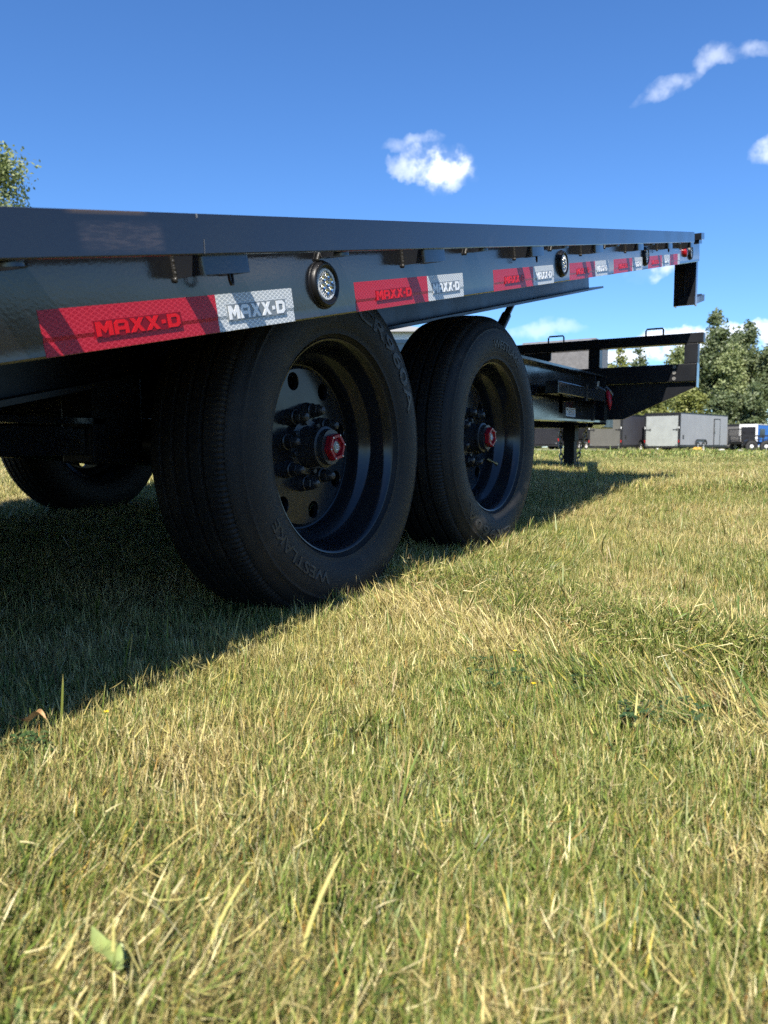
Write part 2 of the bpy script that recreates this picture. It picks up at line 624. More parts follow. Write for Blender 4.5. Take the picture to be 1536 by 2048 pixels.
def rim_mb():
    r = MB()
    r.lathe(RIM, 120)
    # the disc with eight hand holes
    pts, edges = [], []

    def ring(cy_, cz_, rad, n):
        o = len(pts)
        for k in range(n):
            a = 2 * math.pi * k / n
            pts.append(Vector((cy_ + rad * math.cos(a), cz_ + rad * math.sin(a))))
        edges.extend([(o + k, o + (k + 1) % n) for k in range(n)])
    ring(0, 0, .1755, 120)
    ring(0, 0, .045, 40)
    holes = [(.150 * math.cos(R(a)), .150 * math.sin(R(a))) for a in range(14, 374, 45)]
    for h in holes:
        ring(h[0], h[1], .0205, 24)
    co, ed, fa, *_ = delaunay_2d_cdt(pts, edges, [], 0, 1e-6)
    keep = []
    for f in fa:
        c = sum((co[i] for i in f), Vector((0, 0))) / len(f)
        if c.length < .0449 or any((c - Vector(h)).length < .0204 for h in holes):
            continue
        keep.append(f)
    r.add([(DX, p.x, p.y) for p in co], keep)
    for h in holes:
        q = MB().lathe([(DX, .0205), (DX - .0015, .0195), (DX - .012, .0195)], 24)
        r.add([(x, y + h[0], z + h[1]) for x, y, z in q.v], q.f)
    # the inboard half of the barrel
    r.lathe([(-.109, .187), (-.12, .205), (-.19, .215), (-.198, .232)], 60)
    return r


def hub_cap_mb():
    c = MB()
    n = 6
    rot = R(12)

    def hexr(rad, x):
        return [(x, rad * math.cos(rot + 2 * math.pi * k / n), rad * math.sin(rot + 2 * math.pi * k / n)) for k in range(n)]
    vs = hexr(.0300, -.022) + hexr(.0318, -.020) + hexr(.0318, -.009) + hexr(.0300, -.005) + hexr(.0235, -.005) + hexr(.0215, -.014)
    fs = []
    for j in range(5):
        for k in range(n):
            fs.append((j * n + k, j * n + (k + 1) % n, (j + 1) * n + (k + 1) % n, (j + 1) * n + k))
    fs.append(tuple(range(5 * n, 6 * n)))
    c.add(vs, fs)
    c.lathe([(-.0145, .0175), (-.008, .0167), (-.007, .0150), (-.010, .0134)], 28)
    return c


def make_wheel():
    rim = None
    t_ = MB().lathe(TYRE, 660, fn=tyre_fn)
    root = ob('wheel', MB().lathe([(-.13, .02), (-.13, .155), (-.136, .160), (-.195, .160), (-.2, .150), (-.2, .02)], 48), PAINT_S, trailer, 30)
    ob('tyre', t_, RUBBER, root, 50)
    ob('sidewall_lettering', sidewall_text('WESTLAKE', .2900, .026, -127.7, 45), RUBBER_L, root)
    ob('sidewall_lettering', sidewall_text('CR960A', .3075, .034, 48.7, 64), RUBBER_L, root)
    ob('sidewall_lettering', sidewall_text('ALL STEEL  TUBELESS', .2600, .0075, -60, 34), RUBBER_L, root) if False else None
    ob('rim', rim_mb(), RIMP, root, 30)
    h = MB().lathe([(DX - .03, .03), (DX - .001, .064), (-.088, .062), (-.086, .048), (-.060, .0435), (-.046, .043), (-.045, .046), (-.037, .046), (-.035, .0405), (-.0215, .039), (-.0205, .0)], 48)
    for k in range(8):
        a = R(59.5 + 45 * k)
        q = MB().lathe([(-.087, .0065), (-.079, .0065), (-.077, .005), (-.077, 0)], 10)
        h.add([(x, y + .0565 * math.cos(a), z + .0565 * math.sin(a)) for x, y, z in q.v], q.f)
    ob('hub', h, NUTP, root, 30)
    ob('hub_cap', hub_cap_mb(), REDCAP, root, None)
    w = MB().lathe([(-.0105, .0138), (-.0095, .0120), (-.0090, 0)], 24)
    ob('oil_window', w, WINDOWOIL, root, 30)
    mk = MB()
    mk.lathe([(-.0085, .0048), (-.0081, .0066)], 18, R(60), R(300))
    mk.box(-.0088, -.0081, .003, .0046, -.007, .007)
    mk.box(-.0088, -.0081, .007, .0082, -.006, -.002).box(-.0088, -.0081, .007, .0082, -.001, .002).box(-.0088, -.0081, .007, .0082, .004, .006)
    ob('window_mark', mk, STICKER, root)
    scm = MB().lathe([(-.006, .0022), (-.0038, .0022), (-.0034, .0016), (-.0034, 0)], 10).mesh('cap_screw', 30)
    for k in range(6):
        a = R(12 + 60 * k)
        ob('cap_screw', scm, STEEL, root, None, (0, .0270 * math.cos(a), .0270 * math.sin(a)))
    nut = MB().lathe([(0, .0195), (.006, .0190), (.016, .0160), (.018, .0175), (.021, .0175), (.023, .0150)], 20)
    nut.lathe([(.022, .0148), (.040, .0148), (.042, .0135)], 6)
    nut.lathe([(.040, .0118), (.050, .0108), (.056, .0075), (.058, 0)], 14)
    nm = nut.mesh('lug_nut', 28)
    for k in range(8):
        a = R(37 + 45 * k)
        ob('lug_nut', nm, NUTP, root, None, (DX, .0826 * math.cos(a), .0826 * math.sin(a)), (R(k * 17), 0, 0)).scale = (.86, 1, 1)
    va = R(131)
    v = MB().lathe([(0, .0065), (.012, .0065), (.013, .0045), (.030, .0045), (.031, .0060), (.040, .0060), (.041, 0)], 12)
    ob('valve_stem', v, BRASS, root, 30, (-.096, .186 * math.cos(va), .186 * math.sin(va)), (va, R(-28), 0))
    return root


def settle(o, theta, flat=.3665):
    """the tyre's own mesh, pressed flat where it stands and bulging a little above that"""
    me_ = o.data.copy()
    n = len(me_.vertices)
    co = np.empty(n * 3)
    me_.vertices.foreach_get('co', co)
    co = co.reshape(-1, 3)
    c, s = math.cos(theta), math.sin(theta)
    y, z = co[:, 1] * c - co[:, 2] * s, co[:, 1] * s + co[:, 2] * c
    r = np.hypot(y, z)
    ang = np.arctan2(y, -z)
    k = np.exp(-(ang / .42) ** 2) * np.clip((r - .245) / .05, 0, 1) * np.clip((.372 - r) / .03, 0, 1)
    co[:, 0] += np.where(co[:, 0] > -.1, .011, -.011) * k
    zz = np.where(z < -flat, -flat + (z + flat) * .12, z)
    co[:, 1], co[:, 2] = y * c + zz * s, -y * s + zz * c
    me_.vertices.foreach_set('co', co.ravel())
    me_.update()
    o.data = me_


wheel = make_wheel()
wheel.location = (0, 0, .37)
wheel['label'] = 'rear wheel with a red hexagonal hub cap'
w2 = copy_tree(wheel, trailer)
w2.location = (0, .873, .401)
w2.rotation_euler = (R(205.8), 0, 0)
w2['label'] = 'front wheel with a brass valve stem showing'
for w_, th_ in ((w2, R(205.8)), ):
    for c in [c for c in w_.children if c.name.startswith(('tyre', 'sidewall'))]:
        settle(c, th_)
w3 = copy_tree(wheel, trailer)
w3.location = (2 * CX, .873, .451)
w3.rotation_euler = (R(40), 0, math.pi)
w3['label'] = 'far side wheel in the dark under the deck'
w4 = copy_tree(wheel, trailer)
w4.location = (2 * CX, 0, .42)
w4.rotation_euler = (R(110), 0, math.pi)
w4['label'] = 'far side rear wheel behind the deck plate'
for c in [c for c in wheel.children if c.name.startswith(('tyre', 'sidewall'))]:
    settle(c, 0.0)

# ---- deck edge: side plate, rub rail, pockets, spools
plate_o = [(.2, .790), (.2, .6685), (.1990, .6645), (.1990, .6500), (.1968, .6475), (.140, .6475), (.140, .6540), (.190, .6540), (.1920, .6600), (.1920, .790)]
U0, U1 = -2.80, 3.595
part('side_plate', MB().prism(plate_o, 1, U0, U1), PAINT, 30, deck=True)
part('side_plate', MB().prism([(2 * CX - x, w) for x, w in plate_o], 1, U0, U1), PAINT, 30, deck=True)
rail = MB().box(.2500, .2605, -2.74, 3.055, .7455, .7945, .002)
rm = rail.mesh('rub_rail')
RAILP = mat('rail_paint', (0.014, 0.0155, 0.020), 0.2, spec=0.8, coat=0.25, coat_rough=0.12, color2=(0.06, 0.055, 0.062), c2scale=6, c2lo=0.56, c2hi=0.85, bump=0.08, bscale=150, rvary=0.08)
def scuffs(m):
    """scraped patch and a rusty lip that the rail carries near its rear"""
    t = NT(m.node_tree)
    b = t.n['Principled BSDF']
    obj = t.new('ShaderNodeTexCoord').outputs['Object']
    sx = t.new('ShaderNodeSeparateXYZ')
    t.l.new(obj, sx.inputs[0])
    u, w = sx.outputs[1], sx.outputs[2]
    st = t.new('ShaderNodeMapping')
    st.inputs['Scale'].default_value = (1, 9, 60)
    t.l.new(obj, st.inputs['Vector'])
    streak = t.ramp(t.noise(st.outputs[0], 6, 4, .6), .42, .66)

    def band(v, a, b_, soft):
        return t.math('MULTIPLY', t.ramp(v, a - soft, a + soft), t.ramp(v, b_ - soft, b_ + soft, 1.0, 0.0))
    k = t.math('MULTIPLY', t.math('MULTIPLY', band(u, -.715, -.60, .008), band(w, .752, .781, .006)), t.math('ADD', t.math('MULTIPLY', streak, .55), .25))
    lip = t.math('MULTIPLY', t.math('MULTIPLY', band(u, -.725, -.62, .01), t.ramp(w, .7885, .7915)), .8)
    old = b.inputs['Base Color'].links[0].from_socket
    t.l.new(t.mix(lip, t.mix(k, old, (.062, .055, .066)), (.075, .052, .036)), b.inputs['Base Color'])
    ro = b.inputs['Roughness'].links[0].from_socket
    t.l.new(t.math('ADD', ro, t.math('MULTIPLY', t.math('ADD', k, lip), .3)), b.inputs['Roughness'])
    t.l.new(t.math('SUBTRACT', .25, t.math('MULTIPLY', k, .25)), b.inputs['Coat Weight'])


scuffs(RAILP)
rr_ = part('rub_rail', rm, RAILP, deck=True)
seam = MB()
for k in range(5):
    z_ = .7465 + .0035 * k
    seam.add([(.2607, -.5330 + .0006 * k, z_), (.2607, -.5318 + .0006 * k, z_), (.2612, -.5312 + .0006 * k, z_ + .0038), (.2612, -.5325 + .0006 * k, z_ + .0038)], [(0, 1, 2, 3)])
ob('weld_seam', seam, mat('scraped_weld', (.20, .20, .20), .5), rr_)
ob('weld_seam', MB().box(.2606, .2611, -.5365, -.5345, .789, .7942), MATS['scraped_weld'], rr_)
left = MB().box(2 * CX - .2605, 2 * CX - .25, -2.74, 3.055, .7455, .7945, .002)
part('rub_rail', left, RAILP, deck=True)


def pocket_mb():
    t_, d_, L, rb = .006, .0492, .098, .007
    path_o, path_i = [(0, 0)], [(0, t_)]
    for k in range(7):
        a = -math.pi / 2 + math.pi / 2 * k / 6
        path_o.append((d_ - rb + rb * math.cos(a), rb + rb * math.sin(a)))
        path_i.append((d_ - rb + (rb - t_) * math.cos(a), rb + (rb - t_) * math.sin(a)))
    for k in range(7):
        a = math.pi / 2 * k / 6
        path_o.append((d_ - rb + rb * math.cos(a), L - rb + rb * math.sin(a)))
        path_i.append((d_ - rb + (rb - t_) * math.cos(a), L - rb + (rb - t_) * math.sin(a)))
    path_o.append((0, L))
    path_i.append((0, L - t_))
    n = len(path_o)
    vs, fs = [], []
    z0, z1 = .7225, .790
    for (ox, oy), (ix, iy) in zip(path_o, path_i):
        vs += [(ox, oy, z0), (ox, oy, z1), (ix, iy, z1), (ix, iy, z0)]
    for i in range(n - 1):
        for k in range(4):
            fs.append((i * 4 + k, i * 4 + (k + 1) % 4, i * 4 + 4 + (k + 1) % 4, i * 4 + 4 + k))
    fs += [(0, 1, 2, 3), (n * 4 - 4, n * 4 - 3, n * 4 - 2, n * 4 - 1)]
    return MB().add(vs, fs)


pm = pocket_mb().mesh('stake_pocket', 25)
wl = MB()
for k in range(20):
    wl.sphere((.0018 + .0005 * random.uniform(-1, 1), -.0006, .7230 + k * .0030), .0036, .0022, .0042, 9, 6)
wl.sphere((.002, -.001, .7210), .0036, .0030, .004, 9, 6)
wm = wl.mesh('weld_bead', 60)
cl = MB().tube([(.040, .060, .724), (.040, .060, .715), (.038, .064, .709), (.036, .070, .709), (.034, .073, .715), (.034, .073, .724)], .0022, 8)
cm = cl.mesh('wire_clip', 40)
for i, u in enumerate((-2.33, -1.73, -1.135, -.530, .086, .690, 1.280, 1.868, 2.448, 3.010)):
    o = part('stake_pocket', pm, PAINT, loc=dk(.2, u, 0), rot=DROT)
    ob('weld_bead', wm, WELD, o)
    if i in (3, 5, 8):
        ob('wire_clip', cm, GROM, o)
    o = part('stake_pocket', pm, PAINT, loc=dk(2 * CX - .2, u + .098, 0), rot=(Matrix.Rotation(TILT, 3, 'X') @ Matrix.Rotation(math.pi, 3, 'Z')).to_euler())
sp = MB()
for a, b in (((.0245, .0245)), ):
    pass
sp = MB()
n_ = 20
for rr, flip in ((.0245, 0), (.0185, 1)):
    vs = []
    for zz in (.7405, .7905):
        vs += [(.0245 + rr * math.cos(2 * math.pi * k / n_), rr * math.sin(2 * math.pi * k / n_), zz) for k in range(n_)]
    sp.add(vs, [(k, (k + 1) % n_, n_ + (k + 1) % n_, n_ + k) for k in range(n_)])
sp.add([], [])
for zz in (0, 1):
    for k in range(n_):
        a, b = zz * n_ + k, zz * n_ + (k + 1) % n_
        sp.f.append((a, b, b + 2 * n_, a + 2 * n_))
sm = sp.mesh('pipe_spool', 40)
sw = MB()
for k in range(5):
    sw.sphere((.003, -.020 + .0015 * k, .7395 + k * .002), .004, .004, .004, 8, 5)
swm = sw.mesh('weld_bead', 60)
for u in (-2.03, -1.43, -.79, -.185, .40, .995, 1.58, 2.16, 2.74):
    o = part('pipe_spool', sm, PAINT, loc=dk(.2004, u, 0), rot=DROT)
    ob('weld_bead', swm, WELD, o)
    part('pipe_spool', sm, PAINT, loc=dk(2 * CX - .2494, u, 0), rot=DROT)

# ---- marker lamps
gm = MB().lathe([(0, .0372), (.004, .0375), (.0085, .0362), (.0110, .0338), (.0113, .0318), (.0100, .0295), (.0085, .0278), (.0070, .0262), (.003, .0260)], 40).mesh('marker_lamp', 40)
lens = MB().lathe([(.0070, .0262), (.0086, .0250), (.0088, .0235), (.0080, .0210)], 36)
for k in range(24):
    a = 2 * math.pi * k / 24
    q = MB().box(.0072, .0092, -.0004, .0004, .0170, .0208)
    ca, sa = math.cos(a), math.sin(a)
    lens.add([(x, y * ca - z * sa, y * sa + z * ca) for x, y, z in q.v], q.f)
lm = lens.mesh('lens_rim', 30)
LENSP = mat('lens_plastic', (0.55, 0.57, 0.58), 0.12, spec=0.6, vary=0.35, vscale=220)
rf = MB().lathe([(.0060, .0210), (.0064, .0160), (.0066, .0)], 30)
rfm = rf.mesh('lamp_backing', 40)
cup = MB()
for k in range(6):
    a = 2 * math.pi * k / 6 + .3
    q = MB().lathe([(.0070, .0022), (.0080, .0030), (.0092, .0046), (.0096, .0052), (.0090, .0056), (.0066, .0058)], 16)
    cup.add([(x, y + .0128 * math.cos(a), z + .0128 * math.sin(a)) for x, y, z in q.v], q.f)
q = MB().lathe([(.0070, .0022), (.0080, .0030), (.0092, .0046), (.0096, .0052), (.0090, .0056), (.0066, .0058)], 16)
cup.add(q.v, q.f)
cpm = cup.mesh('reflector_cup', 40)
led = MB()
for k in range(7):
    a = 2 * math.pi * k / 6 + .3
    rr = 0 if k == 6 else .0128
    led.sphere((.0082, rr * math.cos(a), rr * math.sin(a)), .0016, .0019, .0019, 8, 5)
ledm = led.mesh('led_dome', 60)
LEDM = mat('led_white', (0.75, 0.74, 0.62), 0.25)
for u in (-.195, 1.080, 2.207, 3.285):
    o = part('marker_lamp', gm, GROM, loc=dk(.200, u, .6995), rot=DROT)
    ob('lens_rim', lm, LENSP, o)
    ob('lamp_backing', rfm, LENSP, o)
    ob('reflector_cup', cpm, CHROME, o)
    ob('led_dome', ledm, LEDM, o)
    # the grommet stands in a hole that leaves the plate's face: a thin flange behind it
    part('marker_lamp_flange', MB().lathe([(0, .040), (.0022, .0395), (.003, .037)], 36), GROM, 40, loc=dk(.2, u, .6995), rot=DROT)
ovl = MB().lathe([(0, .024), (.010, .023), (.014, .018), (.016, 0)], 28)
o = part('red_clearance_lamp', ovl, mat('red_lens', (0.26, 0.006, 0.012), 0.2, spec=0.5), 40, loc=dk(.2005, 3.120, .702), rot=DROT)

# ---- conspicuity tape with its printed word: the letters are polygons on a 1 x 1 cell
GL = {
    'M': [[(0, 0), (0, 1), (.28, 1), (.5, .58), (.72, 1), (1, 1), (1, 0), (.74, 0), (.74, .55), (.5, .16), (.26, .55), (.26, 0)]],
    'A': [[(0, 0), (0, .78), (.22, 1), (.78, 1), (1, .78), (1, 0), (.74, 0), (.74, .28), (.26, .28), (.26, 0)], [(.26, .52), (.74, .52), (.74, .74), (.26, .74)]],
    'X': [[(0, 0), (.33, .5), (0, 1), (.32, 1), (.5, .72), (.68, 1), (1, 1), (.67, .5), (1, 0), (.68, 0), (.5, .28), (.32, 0)]],
    '-': [[(.15, .36), (.15, .64), (.85, .64), (.85, .36)]],
    'D': [[(0, 0), (0, 1), (.74, 1), (1, .78), (1, .22), (.74, 0)], [(.27, .26), (.66, .26), (.74, .34), (.74, .66), (.66, .74), (.27, .74)]],
}
WORD = [('M', 1.12), ('A', 1.0), ('X', 1.05), ('X', 1.05), ('-', .42), ('D', 1.0)]


def word_mb(u0, u1, w0, w1, x0, x1):
    tot = sum(w for _, w in WORD) + .12 * (len(WORD) - 1)
    k = (u1 - u0) / tot
    mb = MB()
    pos = 0.0
    for ch, wd in WORD:
        loops = GL[ch]
        pts, edges = [], []
        for lp in loops:
            o_ = len(pts)
            pts += [Vector(q) for q in lp]
            edges += [(o_ + i, o_ + (i + 1) % len(lp)) for i in range(len(lp))]
        co, ed, fa, *_ = delaunay_2d_cdt(pts, edges, [], 2, 1e-6)
        if len(loops) > 1:
            hl = loops[1]

            def inside(c):
                s_ = False
                for (ax, ay), (bx, by) in zip(hl, hl[1:] + hl[:1]):
                    if (ay > c.y) != (by > c.y) and c.x < (bx - ax) * (c.y - ay) / (by - ay) + ax:
                        s_ = not s_
                return s_
            fa = [f for f in fa if not inside(sum((co[i] for i in f), Vector((0, 0))) / len(f))]
        mb.add([(x1, u0 + (pos + p.x * wd) * k, w0 + p.y * (w1 - w0)) for p in co], fa)
        for lp in loops:
            a = [(x, u0 + (pos + px * wd) * k, w0 + py * (w1 - w0)) for x in (x0, x1) for px, py in lp]
            m_ = len(lp)
            mb.add(a, [(i, (i + 1) % m_, m_ + (i + 1) % m_, m_ + i) for i in range(m_)])
        pos += wd + .12
    return mb


def tape(a, b):
    prof = [(.1994, .6480), (.1994, .6640), (.2004, .6690), (.2004, .6988)]
    vs = [(x, u, w) for u in (a, b) for x, w in prof]
    vs += [(x - .0012, u, w) for u in (a, b) for x, w in prof]
    return MB().add(vs, [(0, 4, 5, 1), (1, 5, 6, 2), (2, 6, 7, 3), (3, 7, 15, 11), (0, 1, 9, 8), (1, 2, 10, 9), (2, 3, 11, 10), (5, 4, 12, 13), (6, 5, 13, 14), (7, 6, 14, 15)])


red_m = tape(0, .2835).mesh('reflective_tape')
whi_m = tape(.2837, .4605).mesh('white_band')
rbox_m = MB().box(.2002, .2009, .070, .212, .6615, .6815).mesh('letter_box')
wbox_m = MB().box(.2002, .2009, .3035, .4395, .6610, .6840).mesh('letter_box')
rlet_m = word_mb(.0725, .2095, .6632, .6800, .2008, .2014).mesh('lettering')
wlet_m = word_mb(.3060, .4370, .6630, .6820, .2008, .2014).mesh('lettering')
for u in (-2.68, -2.03, -1.39, -.744, -.098, .543, 1.160, 1.695, 2.270):
    o = part('reflective_tape', red_m, TAPE_RED, loc=dk(0, u, 0), rot=DROT)
    ob('white_band', whi_m, TAPE_WHITE, o)
    ob('letter_box', rbox_m, RED_DARK, o)
    ob('letter_box', wbox_m, GREY_BOX, o)
    ob('lettering', rlet_m, RED_BRIGHT, o)
    ob('lettering', wlet_m, WHITE_LET, o)
o = part('reflective_tape', tape(0, .19), TAPE_RED, loc=dk(0, 2.745, 0), rot=DROT)
ob('white_band', tape(.1902, .245), TAPE_WHITE, o)

# ---- deck structure
for i in range(13):
    x0 = 2 * CX - .188 + i * (2 * .188 - 2 * CX) / 13
    x1 = x0 + (2 * .188 - 2 * CX) / 13 - .002
    part('deck_plank', MB().box(x0, x1, -2.78, 3.555, .7505, .7870), WOODDECK, deck=True)
cmm = MB().box(2 * CX - .190, .190, -.022, .022, .7000, .7495).mesh('crossmember')
for k in range(15):
    part('crossmember', cmm, PAINT_S, loc=dk(0, -2.6 + k * .43, 0), rot=DROT)
beam_o = [(-.385, .5630), (-.385, .5740), (-.338, .5740), (-.338, .6890), (-.385, .6890), (-.385, .6990), (-.275, .6990), (-.275, .6890), (-.324, .6890), (-.324, .5740), (-.275, .5740), (-.275, .5630)]
for s in (0, 1):
    f_ = (lambda x: x) if s == 0 else (lambda x: 2 * CX - x)
    part('deck_beam', MB().prism([(f_(x), w) for x, w in beam_o[2:10]], 1, -1.5, 3.20).prism([(f_(-.385), .563), (f_(-.275), .563), (f_(-.275), .5738), (f_(-.385), .5738)], 1, -1.5, 3.32), CHASSIS, deck=True)
part('end_channel', MB().box(2 * CX - .191, .191, 3.556, 3.594, .655, .789, .003), PAINT, deck=True)
part('corner_stop', MB().box(.2008, .2625, 3.254, 3.352, .757, .792, .002).box(.2008, .250, 3.262, 3.350, .738, .7568), PAINT, deck=True)
part('corner_stop', MB().box(2 * CX - .2625, 2 * CX - .2008, 3.254, 3.352, .757, .792, .002), PAINT, deck=True)


def step_mb(sx):
    m_ = MB()
    f_ = (lambda x: x) if sx > 0 else (lambda x: 2 * CX - x)
    # a hanging channel, open to the front, with a box tread at its foot
    m_.prism([(f_(.058), 3.40), (f_(.178), 3.40), (f_(.178), 3.455), (f_(.170), 3.455), (f_(.170), 3.408), (f_(.066), 3.408), (f_(.066), 3.455), (f_(.058), 3.455)], 2, 1.190, 1.452)
    return m_


for s in (1, -1):
    o = part('step', step_mb(s), PAINT)
    f_ = (lambda x: x) if s > 0 else (lambda x: 2 * CX - x)
    tr = MB()
    tr.box(f_(.085), f_(.176), 3.385, 3.398, 1.190, 1.236)
    tr.box(f_(.085), f_(.176), 3.398, 3.740, 1.190, 1.228)
    for k in range(7):
        for j in range(2):
            tr.box(f_(.100 + j * .04), f_(.125 + j * .04), 3.48 + k * .036, 3.50 + k * .036, 1.228, 1.2345)
    tr.v = [(x, y, z + max(0, y - 3.398) * .226) for x, y, z in tr.v]
    ob('tread', tr, PAINT_S, o)
    ob('rib', MB().box(f_(.116), f_(.119), 3.392, 3.3995, 1.240, 1.440), PAINT_S, o)
part('lift_strut', MB().tube([(-.50, 2.46, 1.255), (-.50, 1.95, .785)], .017, 14), PAINT_S, 40)
part('lift_strut', MB().tube([(-.50, 2.20, 1.015), (-.50, 1.93, .766)], .024, 14), PAINT_S, 40)

# ---- lower frame
RISE = .0146


def ipoly(y0, y1):
    return y0, y1


for s in (0, 1):
    f_ = (lambda x: x) if s == 0 else (lambda x: 2 * CX - x)
    m_ = MB()
    y0, y1 = .25, 3.62
    b0, b1, t0, t1 = .487 + RISE * y0, .487 + RISE * y1, .640, .763 + RISE * y1
    ym = 1.35
    tm, bm_ = .763 + RISE * ym, .487 + RISE * ym
    m_.prism([(y0, b0), (y1, b1), (y1, t1), (ym, tm), (y0, t0)], 0, f_(-.444), f_(-.456))
    m_.prism([(y0, b0 - .012), (y1, b1 - .012), (y1, b1), (y0, b0)], 0, f_(-.385), f_(-.515))
    m_.prism([(y0, t0), (ym, tm), (y1, t1), (y1, t1 + .012), (ym, tm + .012), (y0, t0 + .012)], 0, f_(-.385), f_(-.515))
    o = part('frame_rail', m_, PAINT)
    part('rear_hinge_tube', MB().box(f_(-.42), f_(-.48), -1.15, -.335, .352, .412, .004).box(f_(-.40), f_(-.50), -1.15, -.30, .418, .430), PAINT)
    part('spring_hanger', MB().box(f_(-.40), f_(-.50), -.335, -.20, .335, .56, .004), PAINT_S)
    part('spring_hanger', MB().box(f_(-.40), f_(-.50), .38, .50, .40, .50, .004), PAINT_S)
    sp_ = MB()
    for k in range(5):
        h_ = .50 - .07 * k
        sp_.box(f_(-.42), f_(-.48), .0 - h_ * .45, h_ * .45, .440 + .0135 * k, .452 + .0135 * k)
        sp_.box(f_(-.42), f_(-.48), .873 - h_ * .45, .873 + h_ * .45, .471 + .0135 * k, .483 + .0135 * k)
    part('leaf_spring', sp_, PAINT_S)
    for cy_ in (.70, 1.9, 2.9):
        if s == 0:
            part('frame_crossmember', MB().box(2 * CX + .444, -.444, cy_ - .04, cy_ + .04, .56, .66, .004), PAINT_S)
    # light bracket: a square tube carried on two straps off the web
    if s == 0:
        o = part('side_tube', MB().box(-.385, -.315, 2.46, 3.36, .645, .709, .004), PAINT)
        ob('strap', MB().box(-.444, -.309, 2.93, 2.975, .630, .7235), PAINT_S, o)
        ob('strap', MB().box(-.444, -.386, 2.60, 2.64, .655, .70), PAINT_S, o)
        part('web_stiffener', MB().box(-.444, -.375, 3.33, 3.36, .53, .805), PAINT_S)
        part('web_stiffener', MB().box(-.444, -.37, 3.545, 3.575, .545, .805), PAINT_S)
        o = part('warning_sticker', MB().box(-.4438, -.4425, 2.995, 3.175, .549, .600), STICKER)
        lines = MB()
        lines.box(-.4424, -.4418, 3.006, 3.026, .584, .594)
        for k in range(4):
            lines.box(-.4424, -.4418, 3.035, 3.160 - .02 * (k % 2), .5905 - k * .0105, .5935 - k * .0105)
        ob('print', lines, INK, o)
    part('tongue_beam', MB().add([(f_(-.445), 3.58, .512), (f_(-.365), 3.58, .512), (CX + (.10 if s == 0 else -.10), 5.55, .540), (CX + (.02 if s == 0 else -.02), 5.55, .540),
                                  (f_(-.445), 3.58, .640), (f_(-.365), 3.58, .640), (CX + (.10 if s == 0 else -.10), 5.55, .668), (CX + (.02 if s == 0 else -.02), 5.55, .668)],
                                 [(0, 1, 2, 3), (4, 7, 6, 5), (0, 4, 5, 1), (1, 5, 6, 2), (2, 6, 7, 3), (3, 7, 4, 0)]), PAINT)
for y_, z_ in ((0, .37), (.873, .401)):
    part('axle', MB().tube([(-.20, y_, z_), (2 * CX + .20, y_, z_ + .05)], .062, 20), PAINT_S, 40)
# drop leg jack at the tongue
jz = float(zg(-1.1, 5.2))
o = part('jack_leg', MB().box(-1.146, -1.054, 5.155, 5.245, jz + .03, .70, .006), LEGBLK)
ob('jack_foot', MB().box(-1.20, -1.0, 5.10, 5.30, jz - .01, jz + .03, .004), PAINT_S, o)
ob('jack_sleeve', MB().box(-1.155, -1.045, 5.146, 5.254, .42, .72, .005), LEGBLK, o)
part('coupler', MB().box(CX - .07, CX + .07, 5.5, 6.1, .545, .660, .01), PAINT_S)


def chain(pts, name='safety_chain'):
    """a hanging chain of real links: each link is a bent rod, turned a quarter from the one before"""
    pts = [Vector(p) for p in pts]
    seg = [(b - a).length for a, b in zip(pts, pts[1:])]
    tot = sum(seg)
    n = int(tot / .046)
    a_ = MB()
    ring = [(.0140 * math.cos(2 * math.pi * k / 14), .032 * math.sin(2 * math.pi * k / 14), 0) for k in range(14)]
    ring.append(ring[0])
    lk = MB().tube(ring, .0060, 7, cap=False).mesh('chain_link', 50)

    def at(s):
        for (p, q_), L in zip(zip(pts, pts[1:]), seg):
            if s <= L:
                return p.lerp(q_, s / L), (q_ - p).normalized()
            s -= L
        return pts[-1], (pts[-1] - pts[-2]).normalized()
    root = None
    for k in range(n):
        p, d = at((k + .5) * tot / n)
        z_ = d.orthogonal().normalized()
        z_ = (Matrix.Rotation((k % 2) * math.pi / 2 + .5, 3, d) @ z_)
        x_ = d.cross(z_)
        M = Matrix((x_, d, z_)).transposed()
        if root is None:
            root = ob(name, lk, STEEL_D, trailer, None, p, M.to_euler())
            RM = M.to_4x4()
            RM.translation = p
        else:
            W = M.to_4x4()
            W.translation = p
            o_ = ob('chain_link', lk, STEEL_D, root)
            o_.matrix_local = RM.inverted() @ W
    return root


STEEL_D = mat('dull_chain_steel', (0.30, 0.29, 0.27), 0.45, metal=0.8, vary=0.3, vscale=40)
chain([(-1.19, 5.20, .55), (-1.195, 5.22, .40), (-1.175, 5.2, .24), (-1.165, 5.18, .17)])
chain([(-.90, 5.0, .545), (-.925, 5.02, .44), (-.985, 5.06, .30), (-1.01, 5.1, .19)])

